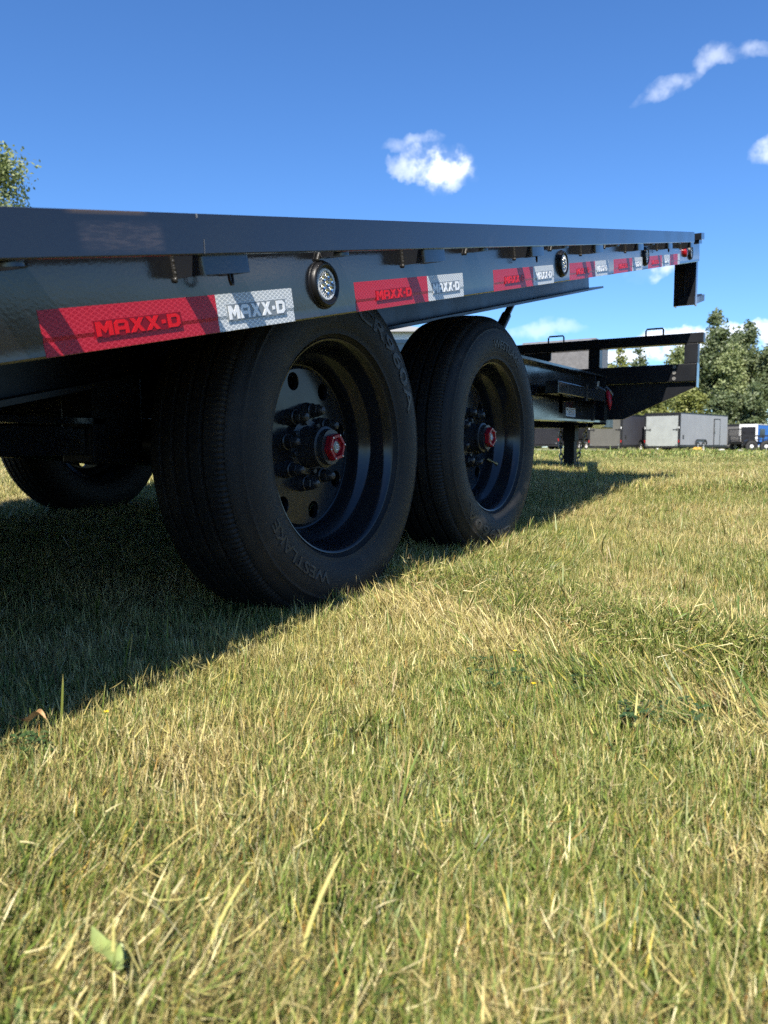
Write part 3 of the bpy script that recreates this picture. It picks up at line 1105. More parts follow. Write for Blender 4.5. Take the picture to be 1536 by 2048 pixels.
# ---- fixed front bulkhead
YB = 3.60
o = part('bulkhead', MB().box(2 * CX - .17, .17, YB - .04, YB + .03, .766, .872, .004), PAINT_S)
ob('top_rail', MB().box(2 * CX - .206, .206, YB - .035, YB + .035, .993, 1.054, .005), PAINT_S, o)
for x0, x1 in ((.098, .176), (-.485, -.412), (2 * CX + .412, 2 * CX + .485), (2 * CX - .176, 2 * CX - .098)):
    ob('post', MB().box(x0, x1, YB - .034, YB + .030, .873, .992, .004), PAINT_S, o)
for s in (0, 1):
    f_ = (lambda x: x) if s == 0 else (lambda x: 2 * CX - x)
    ob('gusset', MB().prism([(f_(.172), .765), (f_(.172), .735), (f_(-.26), .545), (f_(-.443), .542), (f_(-.443), .765)], 1, YB - .012, YB), PAINT_S, o)
    ob('bracket', MB().prism([(f_(-.735), .992), (f_(-1.0), .992), (f_(-1.0), .86), (f_(-.86), .88), (f_(-.83), .905), (f_(-.735), .94)], 1, YB - .03, YB - .02), PAINT_S, o)
    ob('end_plate', MB().box(f_(.1705), f_(.176), YB - .05, YB + .035, .73, .874), PAINT, o)
    for cx_ in (-.085, -.712):
        hp = [(f_(cx_ - .052), YB, 1.05), (f_(cx_ - .052), YB, 1.088), (f_(cx_ - .046), YB, 1.098), (f_(cx_ + .046), YB, 1.098), (f_(cx_ + .052), YB, 1.088), (f_(cx_ + .052), YB, 1.05)]
        ob('lift_handle', MB().tube(hp, .0055, 10), PAINT_S, o, 40)
for k in range(3):
    ob('bolt', MB().tube([(.045, YB - .045, .785 + .035 * k), (.045, YB - .04, .785 + .035 * k)], .011, 12), STEEL_D, o)
# load binder hung on the gusset: steel lever, red grip
o = part('binder_lever', MB().tube([(-.455, 3.50, 0.780), (-.44, 3.50, 0.745), (-.40, 3.50, 0.745), (-.345, 3.50, 0.715), (-.305, 3.50, 0.690)], [.010, .013, .011, .010, .008], 8)
         .tube([(-.40, 3.50, 0.785), (-.405, 3.50, 0.735)], .009, 8).tube([(-.35, 3.50, 0.745), (-.32, 3.49, 0.720), (-.31, 3.5, 0.695)], .007, 8).tube([(-.455, 3.5, 0.745), (-.44, 3.5, 0.710), (-.40, 3.5, 0.700)], .006, 8), STEEL_D, 40)
ob('grip', MB().tube([(-.338, 3.495, 0.720), (-.330, 3.490, 0.690), (-.322, 3.485, 0.645), (-.320, 3.485, 0.625), (-.318, 3.485, 0.605)], [.012, .017, .016, .010, .004], 10), REDGRIP, o, 40)
# tool box on the tongue
tb = MB().prism([(4.50, .66), (4.50, 1.150), (4.56, 1.196), (5.02, 1.196), (5.02, .66)], 0, -1.31, -.745)
o = part('tool_box', tb, BULK)
ob('tool_box_lid', MB().box(-1.325, -.730, 4.60, 5.03, 1.197, 1.210, .004), BULK, o)

# ------------------------------------------------------------------ parked trailers
TRIM = mat('trailer_black_trim', (0.018, 0.018, 0.019), 0.4, spec=0.4)
TYREF = mat('far_tyre', (0.02, 0.02, 0.02), 0.75)
WHEELW = mat('white_wheel', (0.72, 0.72, 0.70), 0.4)
TAILRED = mat('tail_lamp_red', (0.4, 0.01, 0.01), 0.3)


def enclosed(name, label, corner, az, W, L, H, side, rear, trim, door=True, group='enclosed cargo trailers parked behind the lawn', band=None, window=False):
    """corner: ground point below the rear right corner; az: heading, degrees from +Y towards +X; local x runs left, so the body is x -W..0, y 0..L"""
    z0 = float(zg(corner[0], corner[1])) + (.13 if corner[0] < -13 else 0)
    t_ = thing(name, label, 'trailer', (corner[0], corner[1], z0), -R(az), group)
    FL = .40
    ob('body', MB().box(-W + .02, -.02, .03, L - .02, FL, H - .03), side, t_)
    ob('roof', MB().box(-W - .01, .01, -.02, L + .01, H - .028, H + .02, .01), trim, t_)
    pn = MB()
    n = max(3, int(L / 1.22))
    for k in range(n):
        a, b = .04 + (L - .1) * k / n, .04 + (L - .1) * (k + 1) / n
        for s in (-1, 1):
            x_ = -.02 if s > 0 else -W + .02
            pn.box(x_, x_ + s * .006, a + .006, b - .006, FL + .06, H - .12)
    ob('side_panel', pn, side, t_)
    ob('rear_post', MB().box(-.14, .002, -.02, .06, FL - .04, H - .029), trim, t_)
    ob('rear_post', MB().box(-W - .002, -W + .14, -.02, .06, FL - .04, H - .029), trim, t_)
    ob('rear_header', MB().box(-W + .141, -.141, -.018, .06, H - .19, H - .0285), trim, t_)
    d_ = ob('ramp_door', MB().box(-W + .145, -.145, -.03, .03, FL - .02, H - .195, .006), rear, t_)
    for x_ in (-W + .32, -.32):
        ob('door_latch', MB().box(x_ - .16, x_ + .16, -.05, -.031, 1.44, 1.49).box(x_ + .09, x_ + .16, -.055, -.031, 1.40, 1.53), TRIM if rear is not TRIM else STEEL, d_)
    ob('door_hinge', MB().box(-W + .17, -W + .30, -.045, -.031, FL + .02, FL + .09).box(-.30, -.17, -.045, -.031, FL + .02, FL + .09), STEEL, d_)
    for x_ in (-W + .07, -.07):
        ob('tail_lamp', MB().box(x_ - .03, x_ + .03, -.032, -.021, .62, .78), TAILRED, t_)
        ob('post_lamp', MB().box(x_ - .025, x_ + .025, -.034, -.021, 1.52, 1.66), WHEELW, t_)
    ob('skirt', MB().box(-.035, -.001, .061, L - .03, FL - .09, FL + .055), trim, t_)
    ob('skirt', MB().box(-W + .001, -W + .035, .061, L - .03, FL - .09, FL + .055), trim, t_)
    ob('rear_bumper', MB().box(-W + .1, -.1, .0, .1, FL - .16, FL - .045), TRIM, t_)
    wc = L * .42
    tm = MB().lathe([(-.11, .20), (-.11, .31), (-.09, .345), (.08, .345), (.105, .31), (.105, .21)], 28).mesh('tyre', 40)
    wm_ = MB().lathe([(.10, .205), (.085, .17), (.07, .09), (.10, .075), (.105, 0)], 20).mesh('rim', 40)
    for s in (0, 1):
        for k in (-.44, .44):
            x_ = -.10 if s == 0 else -W + .10
            wo = ob('wheel', tm, TYREF, t_, None, (x_, wc + k, .335), (0, 0, 0 if s == 0 else math.pi))
            ob('rim', wm_, WHEELW, wo)
        fm = MB()
        x0, x1 = (-.01, .055) if s == 0 else (-W - .055, -W + .01)
        arc = [(wc - .92, .50), (wc - .86, .70), (wc - .66, .84), (wc + .66, .84), (wc + .86, .70), (wc + .92, .50)]
        arc2 = [(wc + .85, .50), (wc + .80, .67), (wc + .63, .78), (wc - .63, .78), (wc - .80, .67), (wc - .85, .50)]
        fm.prism(arc + arc2, 0, x0, x1)
        ob('fender', fm, TRIM, t_)
    if door:
        dd = ob('side_door', MB().box(.002, .02, L - 2.3, L - 1.42, FL + .07, H - .33, .004), side, t_)
        fr = MB()
        for a, b, c, d in ((L - 2.36, L - 2.305, FL + .06, H - .27), (L - 1.415, L - 1.36, FL + .06, H - .27), (L - 2.36, L - 1.36, H - .325, H - .27)):
            fr.box(-.012, .028, a, b, c, d)
        ob('door_frame', fr, TRIM, dd)
        ob('door_handle', MB().box(.021, .05, L - 2.26, L - 2.18, 1.28, 1.44), STEEL, dd)
        ob('vent', MB().box(-.013, .012, .42, .56, .86, 1.10), TRIM, t_)
    if window:
        ob('window', MB().box(-.013, .012, .5, 1.6, 1.05, 1.72), mat('dark_glass', (0.02, 0.03, 0.05), 0.1), t_)
    ob('coupler', MB().box(-W / 2 - .05, -W / 2 + .05, L - .02, L + 1.2, .44, .56), TRIM, t_)
    return t_


GREY_L = mat('light_grey_panel', (0.27, 0.275, 0.29), 0.4, vary=0.05, vscale=1.2)
SILVER = mat('silver_door', (0.31, 0.325, 0.31), 0.45, vary=0.08, vscale=2)
OLIVE = mat('olive_grey_door', (0.105, 0.102, 0.088), 0.45, vary=0.08, vscale=2)
CHAR = mat('charcoal_panel', (0.045, 0.045, 0.055), 0.4, vary=0.08, vscale=1)
BLACKP = mat('black_panel', (0.02, 0.02, 0.023), 0.35, vary=0.1, vscale=1)
GREY_M = mat('mid_grey_panel', (0.12, 0.115, 0.11), 0.5, vary=0.1, vscale=1)
BLUE = mat('blue_panel', (0.010, 0.12, 0.46), 0.35, vary=0.05, vscale=2)
WHITE_T = mat('white_trim', (0.70, 0.70, 0.70), 0.5)

enclosed('enclosed_trailer', 'light grey enclosed trailer with a silver ramp door and a side door', (-8.35, 51.9), 15, 2.50, 7.6, 2.56, GREY_L, SILVER, TRIM)
enclosed('enclosed_trailer', 'charcoal enclosed trailer with an olive grey ramp door', (-11.75, 50.6), 14, 2.50, 7.4, 2.46, CHAR, OLIVE, TRIM)
enclosed('enclosed_trailer', 'black enclosed trailer on the pale gravel behind the tongue jack', (-16.3, 51.5), 15, 2.50, 7.4, 2.40, BLACKP, BLACKP, TRIM, door=False)
enclosed('enclosed_trailer', 'dull grey enclosed trailer half hidden behind the black utility trailer', (-6.35, 71.0), 12, 2.40, 6.0, 2.26, GREY_M, GREY_M, TRIM)
enclosed('enclosed_trailer', 'bright blue enclosed trailer with a white framed dark door', (-4.85, 64.0), 14, 1.35, 5.4, 2.05, BLUE, BLACKP, WHITE_T, door=False, window=True)

# ---- open utility trailer, side on
uz = .05
ut = thing('utility_trailer', 'black open utility trailer with mesh ramp gate and white hubs', 'trailer', (-4.40, 49.75, uz), -R(60))
# local y runs forward (to the right in the picture), x -1.9..0 with x = 0 the near side
ob('bed', MB().box(-1.9, 0, 0, 3.2, .50, .60, .01), TRIM, ut)
ob('bed_floor', MB().box(-1.88, -.02, .02, 3.18, .601, .625), mat('grey_boards', (0.2, 0.17, 0.13), 0.8, vary=.3, vscale=4), ut)
for k in range(6):
    for x_ in (-.05, -1.9):
        ob('rail_post', MB().box(x_, x_ + .05, k * .6 + .03, k * .6 + .08, .60, .98), TRIM, ut)
for x_ in (-.05, -1.9):
    ob('top_rail', MB().box(x_ - .002, x_ + .052, .0, 3.2, .981, 1.03), TRIM, ut)
gate = ob('ramp_gate', MB().box(-1.88, -.02, -.06, -.02, 1.37, 1.43).box(-1.88, -.02, -.06, -.02, .60, .66).box(-1.88, -1.83, -.06, -.02, .661, 1.369).box(-.07, -.02, -.06, -.02, .661, 1.369), TRIM, ut)
bars = MB()
for k in range(14):
    bars.box(-1.80 + k * .125, -1.785 + k * .125, -.05, -.035, .661, 1.369)
for k in range(5):
    bars.box(-1.829, -.071, -.034, -.028, .75 + k * .12, .762 + k * .12)
ob('gate_mesh', bars, TRIM, gate)
tmu = MB().lathe([(-.10, .20), (-.10, .31), (-.08, .355), (.08, .355), (.10, .31), (.10, .20)], 28).mesh('tyre', 40)
wmu = MB().lathe([(.095, .205), (.06, .19), (.05, .12)], 20).mesh('rim', 40)
hbu = MB().lathe([(.045, .12), (.07, .11), (.10, .07), (.105, 0)], 16).mesh('hub', 40)
for x_ in (.13, -2.03):
    for y_ in (.50, 1.37):
        wo = ob('wheel', tmu, TYREF, ut, None, (x_, y_, .345), (0, 0, 0 if x_ > 0 else math.pi))
        ri = ob('rim', wmu, TRIM, wo)
        ob('hub', hbu, WHEELW, wo)
    fo = [(0., .45), (.08, .66), (.25, .78), (1.65, .78), (1.80, .66), (1.87, .45)]
    fi = [(1.83, .45), (1.76, .64), (1.63, .745), (.27, .745), (.12, .64), (.04, .45)]
    ob('fender', MB().prism(fo + fi, 0, x_ - .11, x_ + .11), TRIM, ut)
ob('fender_end', MB().box(.01, .25, 1.875, 1.91, .45, .72), WHITE_T, ut)
ob('tongue', MB().box(-1.0, -.9, 3.2, 4.6, .50, .58), TRIM, ut)
cb = MB().box(-.30, .30, -.12, .12, 0, .24, .03).box(-.22, .22, -.10, .10, .24, .30, .02)
tag(ob('wheel_chock', cb, mat('yellow_chock', (0.62, 0.36, 0.06), 0.6), None, None, (-7.15, 51.3, .06)), 'yellow chock lying on the grass before the grey trailer', 'chock')
STONE = mat('pale_stone', (0.55, 0.54, 0.50), 0.8, vary=.2, vscale=3)
for i, (x_, y_, s_) in enumerate(((-6.75, 51.2, .14), (-5.6, 50.2, .22), (-4.55, 50.0, .17))):
    sb = MB().sphere((0, 0, .06), s_ * 1.3, s_, s_ * .55, 9, 6)
    for j, v in enumerate(sb.v):
        q_ = 1 + .18 * math.sin(j * 7.3 + i)
        sb.v[j] = (v[0] * q_, v[1] * q_, v[2] * q_)
    tag(ob('pale_stone', sb, STONE, None, 40, (x_, y_, .05)), ('small pale stone just right of the yellow chock', 'wide pale stone below the ramp gate of the utility trailer', 'pale stone beside the white hubbed utility trailer wheels')[i], 'stone', 'pale stones along the lawn edge')

# ---- white building seen in the gap between wheel and deck
wb = thing('white_building', 'white metal clad building glimpsed between the deck and front wheel', 'building', (-19.9, 38.6, .05), R(30))
ob('wall', MB().box(-22, 0, 0, 14, 0, 6.9), mat('white_cladding', (0.72, 0.72, 0.70), 0.6, vary=.04, vscale=.5), wb)
ribs = MB()
for k in range(70):
    ribs.box(-21.9 + k * .31, -21.86 + k * .31, -.025, .0, .3, 6.85)
ob('rib', ribs, mat('white_cladding'), wb)
ob('roof', MB().prism([(-22.4, 6.9), (.4, 6.9), (.4, 7.0), (-11, 8.4), (-22.4, 7.0)], 1, -.4, 14.4), mat('grey_roof', (0.3, 0.3, 0.31), .5), wb)
ob('door', MB().box(-6.0, -2.4, -.06, -.026, 0, 3.6), mat('grey_roller_door', (0.45, 0.45, 0.45), .5), wb)
ob('corner_trim', MB().box(-.14, .02, -.05, .12, 0, 6.88), mat('grey_roof'), wb)

# ------------------------------------------------------------------ trees
def leaf_material(name, a, b, c):
    m = bpy.data.materials.new(name)
    m.use_nodes = True
    t = NT(m.node_tree)
    bs = t.n['Principled BSDF']
    at = t.new('ShaderNodeAttribute', attribute_name='tint').outputs['Fac']
    col = t.mix(t.ramp(at, 0.0, 0.6), a, b)
    col = t.mix(t.ramp(at, 0.6, 1.0), col, c)
    t.l.new(col, bs.inputs['Base Color'])
    bs.inputs['Roughness'].default_value = 0.5
    bs.inputs['Specular IOR Level'].default_value = 0.4
    tr = t.new('ShaderNodeBsdfTranslucent')
    t.l.new(t.mix(0.5, col, (0.22, 0.28, 0.04)), tr.inputs['Color'])
    mx = t.new('ShaderNodeMixShader')
    mx.inputs[0].default_value = 0.35
    t.l.new(bs.outputs[0], mx.inputs[1])
    t.l.new(tr.outputs[0], mx.inputs[2])
    t.l.new(mx.outputs[0], t.n['Material Output'].inputs[0])
    return m


LEAF_G = leaf_material('poplar_leaf', (0.075, 0.105, 0.045), (0.14, 0.175, 0.085), (0.25, 0.28, 0.16))
LEAF_Y = leaf_material('yellowish_leaf', (0.13, 0.15, 0.035), (0.23, 0.25, 0.07), (0.34, 0.34, 0.14))
LEAF_S = leaf_material('silver_leaf', (0.14, 0.175, 0.07), (0.26, 0.30, 0.13), (0.42, 0.45, 0.25))
BARK_W = mat('pale_bark', (0.42, 0.40, 0.36), 0.8, vary=.35, vscale=4)
BARK_D = mat('grey_bark', (0.10, 0.085, 0.07), 0.9, vary=.3, vscale=5)


def make_tree(name, label, loc, H, spread, nleaf, leafm, barkm, seed, leaf=.16, base=.16, spires=3, group=None, lean=0.0):
    rg = np.random.default_rng(seed)
    t_ = thing(name, label, 'tree' if H > 4.5 else 'bush', (loc[0], loc[1], float(zg(loc[0], loc[1])) - .03), rg.uniform(0, 6), group)
    tr = MB()
    trunk_r = H * .014
    top = []
    ctrl = []
    axes = []
    for s in range(spires):
        a = 2 * math.pi * s / spires + rg.uniform(-.5, .5)
        off = 0 if s == 0 else spread * rg.uniform(.25, .5)
        hh = H * (1 if s == 0 else rg.uniform(.72, .93))
        p0 = np.array([0, 0, 0 if s == 0 else H * rg.uniform(.12, .25)])
        p3 = np.array([math.cos(a) * off, math.sin(a) * off, hh])
        pts = []
        for k in range(8):
            f = k / 7
            p = p0 + (p3 - p0) * f + np.array([math.sin(f * 5 + s), math.cos(f * 4 + s * 2), 0]) * H * .012
            if s:
                p[:2] = p3[:2] * f ** .6
            pts.append(p)
        axes.append((np.array(pts), hh))
        tr.tube(pts, [max(.02, trunk_r * (1 if s == 0 else .6) * (1 - .93 * k / 7)) for k in range(8)], 8)
    C, Q = [], []
    nb = int(16 + H * 2.2)
    for s, (pts, hh) in enumerate(axes):
        for b in range(nb if s == 0 else int(nb * .75)):
            f = base + (1 - base) * rg.random() ** .9
            if s and f < .3:
                continue
            j = min(6, int(f * 7))
            p = pts[j] + (pts[j + 1] - pts[j]) * (f * 7 - j)
            env = (math.sin(min(1, (f - base * .6) / .42) * math.pi / 2) if f < .5 else ((1 - f) / .5) ** .75 * .95 + .05)
            Lb = spread * env * rg.uniform(.45, 1.0) * (1 if s == 0 else .62)
            a = rg.uniform(0, 2 * math.pi)
            el = rg.uniform(.15, .75)
            d = np.array([math.cos(a) * math.cos(el), math.sin(a) * math.cos(el), math.sin(el)])
            q = p + d * Lb
            q[2] = min(q[2], hh * 1.0)
            if Lb > .6:
                mid = (p + q) / 2 + np.array([0, 0, -.06 * Lb])
                tr.tube([p, mid, q], [max(.012, trunk_r * .32 * (1 - f)), .014, .006], 5, cap=False)
            k = int(3 + Lb * 2.2)
            for i in range(k):
                g = .35 + .65 * (i + rg.random()) / k
                C.append(p + (q - p) * g + rg.normal(0, .10 * spread * .6, 3))
                Q.append(rg.uniform(.6, 1.25) * (.16 * spread + .22))
        C.append(pts[-1])
        Q.append(.22 * spread + .1)
        C.append(pts[-2])
        Q.append(.25 * spread + .15)
    ob('trunk', tr, barkm, t_, 50)
    C = np.array(C)
    Q = np.array(Q)
    w = Q ** 2
    ci = rg.choice(len(C), nleaf, p=w / w.sum())
    off = rg.normal(0, 1, (nleaf, 3))
    off /= np.linalg.norm(off, axis=1)[:, None]
    rad = rg.random(nleaf) ** .55
    P = C[ci] + off * (Q[ci] * rad)[:, None] * np.array([1, 1, .72])
    P[:, 2] = np.maximum(P[:, 2], .1)
    clump = rg.random(len(C))[ci]
    n1 = rg.normal(0, 1, (nleaf, 3)) + off * .8 + np.array([0, 0, .5])
    n1 /= np.linalg.norm(n1, axis=1)[:, None]
    a1 = np.cross(n1, rg.normal(0, 1, (nleaf, 3)))
    a1 /= np.linalg.norm(a1, axis=1)[:, None]
    b1 = np.cross(n1, a1)
    sz = leaf * rg.uniform(.6, 1.35, nleaf)
    V = np.empty((nleaf, 4, 3))
    V[:, 0] = P - a1 * sz[:, None]
    V[:, 1] = P + b1 * (sz * .55)[:, None]
    V[:, 2] = P + a1 * sz[:, None]
    V[:, 3] = P - b1 * (sz * .55)[:, None]
    me_ = bpy.data.meshes.new('crown')
    me_.vertices.add(nleaf * 4)
    me_.vertices.foreach_set('co', V.ravel())
    me_.loops.add(nleaf * 4)
    me_.loops.foreach_set('vertex_index', np.arange(nleaf * 4))
    me_.polygons.add(nleaf)
    me_.polygons.foreach_set('loop_start', np.arange(nleaf) * 4)
    me_.update(calc_edges=True)
    at = me_.attributes.new('tint', 'FLOAT', 'FACE')
    at.data.foreach_set('value', np.clip(.55 * clump + .45 * rg.random(nleaf) + rg.normal(0, .05, nleaf), 0, 1).astype(np.float32))
    me_.materials.append(leafm)
    cr = bpy.data.objects.new('crown', me_)
    COL.objects.link(cr)
    cr.parent = t_
    return t_


def tdir(px, d):
    a = R(30.84) - math.atan((px - 768) / 1540 * .9965)
    return CAM.x - math.sin(a) * d, CAM.y + math.cos(a) * d


G = 'tall trees behind the parked trailers'
make_tree('poplar_tree', 'tallest green tree of the row, rising above the light grey trailer', (-10.0, 79.0), 13.0, 2.9, 11000, LEAF_G, BARK_D, 3, .17, .10, 3, G)
make_tree('poplar_tree', 'second tallest tree with a narrow pointed top', (-7.3, 80.5), 11.9, 2.5, 10000, LEAF_G, BARK_D, 5, .17, .10, 3, G)
make_tree('birch_tree', 'tree whose bare white trunk shows over the trailer roof', (-8.4, 76.5), 9.6, 2.5, 5000, LEAF_S, BARK_W, 8, .15, .42, 2, G)
make_tree('poplar_tree', 'broad tree at the right edge of the photo', (-4.4, 79.0), 10.7, 3.4, 11000, LEAF_G, BARK_D, 13, .17, .08, 3, G)
make_tree('poplar_tree', 'lower tree left of the row, beside the bulkhead end', (-12.9, 78.0), 9.9, 3.0, 9000, LEAF_S, BARK_D, 21, .16, .06, 3, G)
make_tree('poplar_tree', 'tree right outside the edge of the row with its crown cut by the frame', (-.8, 82.0), 11.5, 3.6, 8000, LEAF_G, BARK_D, 22, .18, .08, 3, G)
make_tree('poplar_tree', 'tree filling the gap behind the two tallest trees', (-8.9, 85.5), 12.0, 3.4, 10000, LEAF_G, BARK_D, 91, .18, .08, 3, G)
for i, (x_, y_, h_, s_, l_) in enumerate(((-14.6, 74.5, 4.9, 2.6, 'yellowish bush to the left of the trees'), (-11.3, 73.5, 5.4, 2.6, 'yellowish bush directly behind the light grey trailer roof'), (-8.6, 73.0, 5.2, 2.5, 'dense low bush under the white birch trunk'),
                                        (-5.9, 73.6, 5.6, 2.6, 'dense low bush behind the utility trailer gate'), (-3.0, 74.2, 5.2, 2.6, 'dense low bush above the blue trailer'))):
    make_tree('hedge_bush', l_, (x_, y_), h_, s_, 5200, LEAF_Y if i < 2 else LEAF_G, BARK_D, 31 + i, .15, .02, 3, 'bushes at the foot of the trees')
for i, (px_, d_, h_, l_) in enumerate(((1240, 150, 18.4, 'far tree framed under the bulkhead rail, beside the mid post'), (1272, 152, 19.0, 'far tree framed under the bulkhead rail, right of its neighbour'), (1218, 156, 16.0, 'far low tree next to the bulkhead mid post'),
                                       (1190, 150, 14.5, 'far tree hidden low behind the tool box'), (1300, 155, 13.0, 'far low tree in the gap under the sloping gusset'))):
    make_tree('distant_tree', l_, tdir(px_, d_), h_, 3.6, 3000, LEAF_Y if i % 2 == 0 else LEAF_G, BARK_D, 51 + i, .3, .1, 2, 'distant trees')
x_, y_ = tdir(-2, 27.5)
make_tree('poplar_tree', 'leafy tree top rising behind the rear of the tilted deck', (x_, y_), 9.3, 3.0, 30000, LEAF_S, BARK_D, 77, .075, .12, 4)
rg = np.random.default_rng(4)
n_ = 16000
ang_ = rg.uniform(R(-75), R(75), n_)
hh_ = 3.0 + 1.6 * np.sin(ang_ * 37) * np.sin(ang_ * 91 + 1) + 1.0 * np.sin(ang_ * 173)
dd_ = 185 + rg.uniform(-4, 4, n_)
P_ = np.stack([CAM.x - np.sin(ang_) * dd_, CAM.y + np.cos(ang_) * dd_, rg.random(n_) ** .8 * hh_], 1)
A_ = rg.normal(0, 1, (n_, 3))
A_ /= np.linalg.norm(A_, axis=1)[:, None]
B_ = np.cross(A_, rg.normal(0, 1, (n_, 3)))
B_ /= np.linalg.norm(B_, axis=1)[:, None]
V_ = np.stack([P_ - A_ * .8, P_ + B_ * .5, P_ + A_ * .8, P_ - B_ * .5], 1).reshape(-1, 3)
V_[:, 2] = np.maximum(V_[:, 2], -.2)
me = bpy.data.meshes.new('distant_treeline')
me.from_pydata(V_.tolist(), [], np.arange(n_ * 4).reshape(-1, 4).tolist())
me.attributes.new('tint', 'FLOAT', 'FACE').data.foreach_set('value', rg.random(n_).astype(np.float32))
me.materials.append(LEAF_G)
tl_ = bpy.data.objects.new('distant_treeline', me)
COL.objects.link(tl_)
tag(tl_, 'low far off line of bushes along the horizon', None, None, 'stuff')
x_, y_ = tdir(1315, 120)
pl = thing('light_pole', 'thin white pole in the far gap beneath the sloping gusset', 'pole', (x_, y_, 0))
ob('mast', MB().tube([(0, 0, 0), (0, 0, 6.4)], [.13, .09], 8), WHITE_T, pl)
ob('lamp_head', MB().box(-.35, .35, -.12, .12, 6.38, 6.5, .03), WHITE_T, pl)

# ------------------------------------------------------------------ lawn grass
def grass_material():
    m = bpy.data.materials.new('grass_blades')
    m.use_nodes = True
    t = NT(m.node_tree)
    b = t.n['Principled BSDF']
    at = t.new('ShaderNodeAttribute', attribute_name='tone').outputs['Color']
    p = t.new('ShaderNodeNewGeometry').outputs['Position']
    big = t.ramp(t.noise(p, 1.1, 5, 0.6), 0.36, 0.66)
    dist = t.vmath('DISTANCE', p, tuple(CAM), 1)
    far = t.ramp(dist, 5, 30, 0.0, 0.5)
    g = t.math('ADD', t.math('MULTIPLY', big, 0.34), far, clamp=True)
    col = t.mix(g, at, t.mix(1.0, at, (0.62, 0.80, 0.42), 'MULTIPLY'))
    t.l.new(col, b.inputs['Base Color'])
    b.inputs['Roughness'].default_value = 0.45
    b.inputs['Specular IOR Level'].default_value = 0.4
    tr = t.new('ShaderNodeBsdfTranslucent')
    t.l.new(col, tr.inputs['Color'])
    mx = t.new('ShaderNodeMixShader')
    mx.inputs[0].default_value = 0.12
    t.l.new(b.outputs[0], mx.inputs[1])
    t.l.new(tr.outputs[0], mx.inputs[2])
    t.l.new(mx.outputs[0], t.n['Material Output'].inputs[0])
    return m


GRASSM = grass_material()
STRAW = np.array([[.65, .525, .235], [.54, .425, .17], [.77, .66, .36], [.38, .285, .105], [.61, .53, .19], [.25, .18, .075]])
GREEN = np.array([[.135, .19, .035], [.075, .12, .024], [.215, .26, .055], [.16, .215, .050], [.29, .315, .080]])
ODD = np.array([[.48, .26, .08], [.36, .20, .07], [.60, .46, .10]])


def blade_mesh(name, n, radius, dry, seed, h=(.030, .062), w=(.0009, .0022), lean=(.1, .75), thatch=.3, nseg=3, tall=.02):
    rg = np.random.default_rng(seed)
    ang = rg.uniform(0, 2 * np.pi, n)
    rr = radius * np.sqrt(rg.random(n))
    base = np.stack([rr * np.cos(ang), rr * np.sin(ang), np.zeros(n)], 1)
    az = rg.uniform(0, 2 * np.pi, n)
    L = rg.uniform(h[0], h[1], n)
    L *= np.where(rg.random(n) < tall, rg.uniform(1.3, 1.9, n), 1)
    W = rg.uniform(w[0], w[1], n) * np.where(rg.random(n) < .06, 1.4, 1)
    ln = rg.uniform(lean[0], lean[1], n)
    th = rg.random(n) < thatch
    ln = np.where(th, rg.uniform(1.0, 1.5, n), ln)
    L = np.where(th, L * .65, L)
    base[:, 2] = np.where(th, rg.uniform(.004, .026, n), -.004)
    curl = rg.uniform(-.2, .7, n)
    curl = np.where(th, rg.uniform(-.5, .5, n), curl)
    isdry = rg.random(n) < np.where(th, np.minimum(1, dry + .35), dry)
    W = np.where(isdry, W * .78, W)
    col = np.where(isdry[:, None], STRAW[rg.integers(0, len(STRAW), n)], GREEN[rg.integers(0, len(GREEN), n)])
    odd = rg.random(n) < .03
    col = np.where(odd[:, None], ODD[rg.integers(0, len(ODD), n)], col) * rg.uniform(.6, 1.2, (n, 1))
    k = nseg
    V = np.empty((n, 2 * k + 1, 3))
    Cc = np.empty((n, 2 * k + 1, 4), np.float32)
    d = np.stack([np.cos(az), np.sin(az), 0 * az], 1)
    twist = rg.uniform(-.6, .6, n)
    s = np.stack([-np.sin(az + twist), np.cos(az + twist), 0 * az], 1)
    pos = base.copy()
    for i in range(k + 1):
        f = i / k
        a = ln + curl * f
        if i:
            pos = pos + (d * np.sin(a)[:, None] + np.array([0, 0, 1]) * np.cos(a)[:, None]) * (L / k)[:, None]
        wd = W * (1 - .45 * f)
        tip = np.where(isdry, .95, 1.0)
        c4 = np.concatenate([col * tip[:, None], np.ones((n, 1))], 1)
        # green blades dry out towards their tips
        if i < k:
            V[:, 2 * i] = pos - s * wd[:, None]
            V[:, 2 * i + 1] = pos + s * wd[:, None]
            Cc[:, 2 * i] = c4
            Cc[:, 2 * i + 1] = c4
        else:
            V[:, 2 * k] = pos
            c5 = c4.copy()
            c5[:, :3] = np.where((rg.random(n) < .45)[:, None], STRAW[0] * .9, c4[:, :3])
            Cc[:, 2 * k] = c5
    nv = 2 * k + 1
    faces = []
    for i in range(k - 1):
        faces.append([2 * i, 2 * i + 1, 2 * i + 3, 2 * i + 2])
    o = (np.arange(n) * nv)[:, None]
    quads = np.concatenate([o + np.array(f)[None] for f in faces], 0)
    tris = o + np.array([2 * k - 2, 2 * k - 1, 2 * k])[None]
    li = np.concatenate([quads.ravel(), tris.ravel()])
    tot = np.concatenate([np.full(len(quads), 4), np.full(len(tris), 3)])
    me_ = bpy.data.meshes.new(name)
    me_.vertices.add(n * nv)
    me_.vertices.foreach_set('co', V.ravel())
    me_.loops.add(len(li))
    me_.loops.foreach_set('vertex_index', li)
    me_.polygons.add(len(tot))
    me_.polygons.foreach_set('loop_start', np.concatenate([[0], np.cumsum(tot)[:-1]]))
    me_.update(calc_edges=True)
    ca = me_.attributes.new('tone', 'FLOAT_COLOR', 'POINT')
    ca.data.foreach_set('color', Cc.ravel())
    me_.materials.append(GRASSM)
    return me_


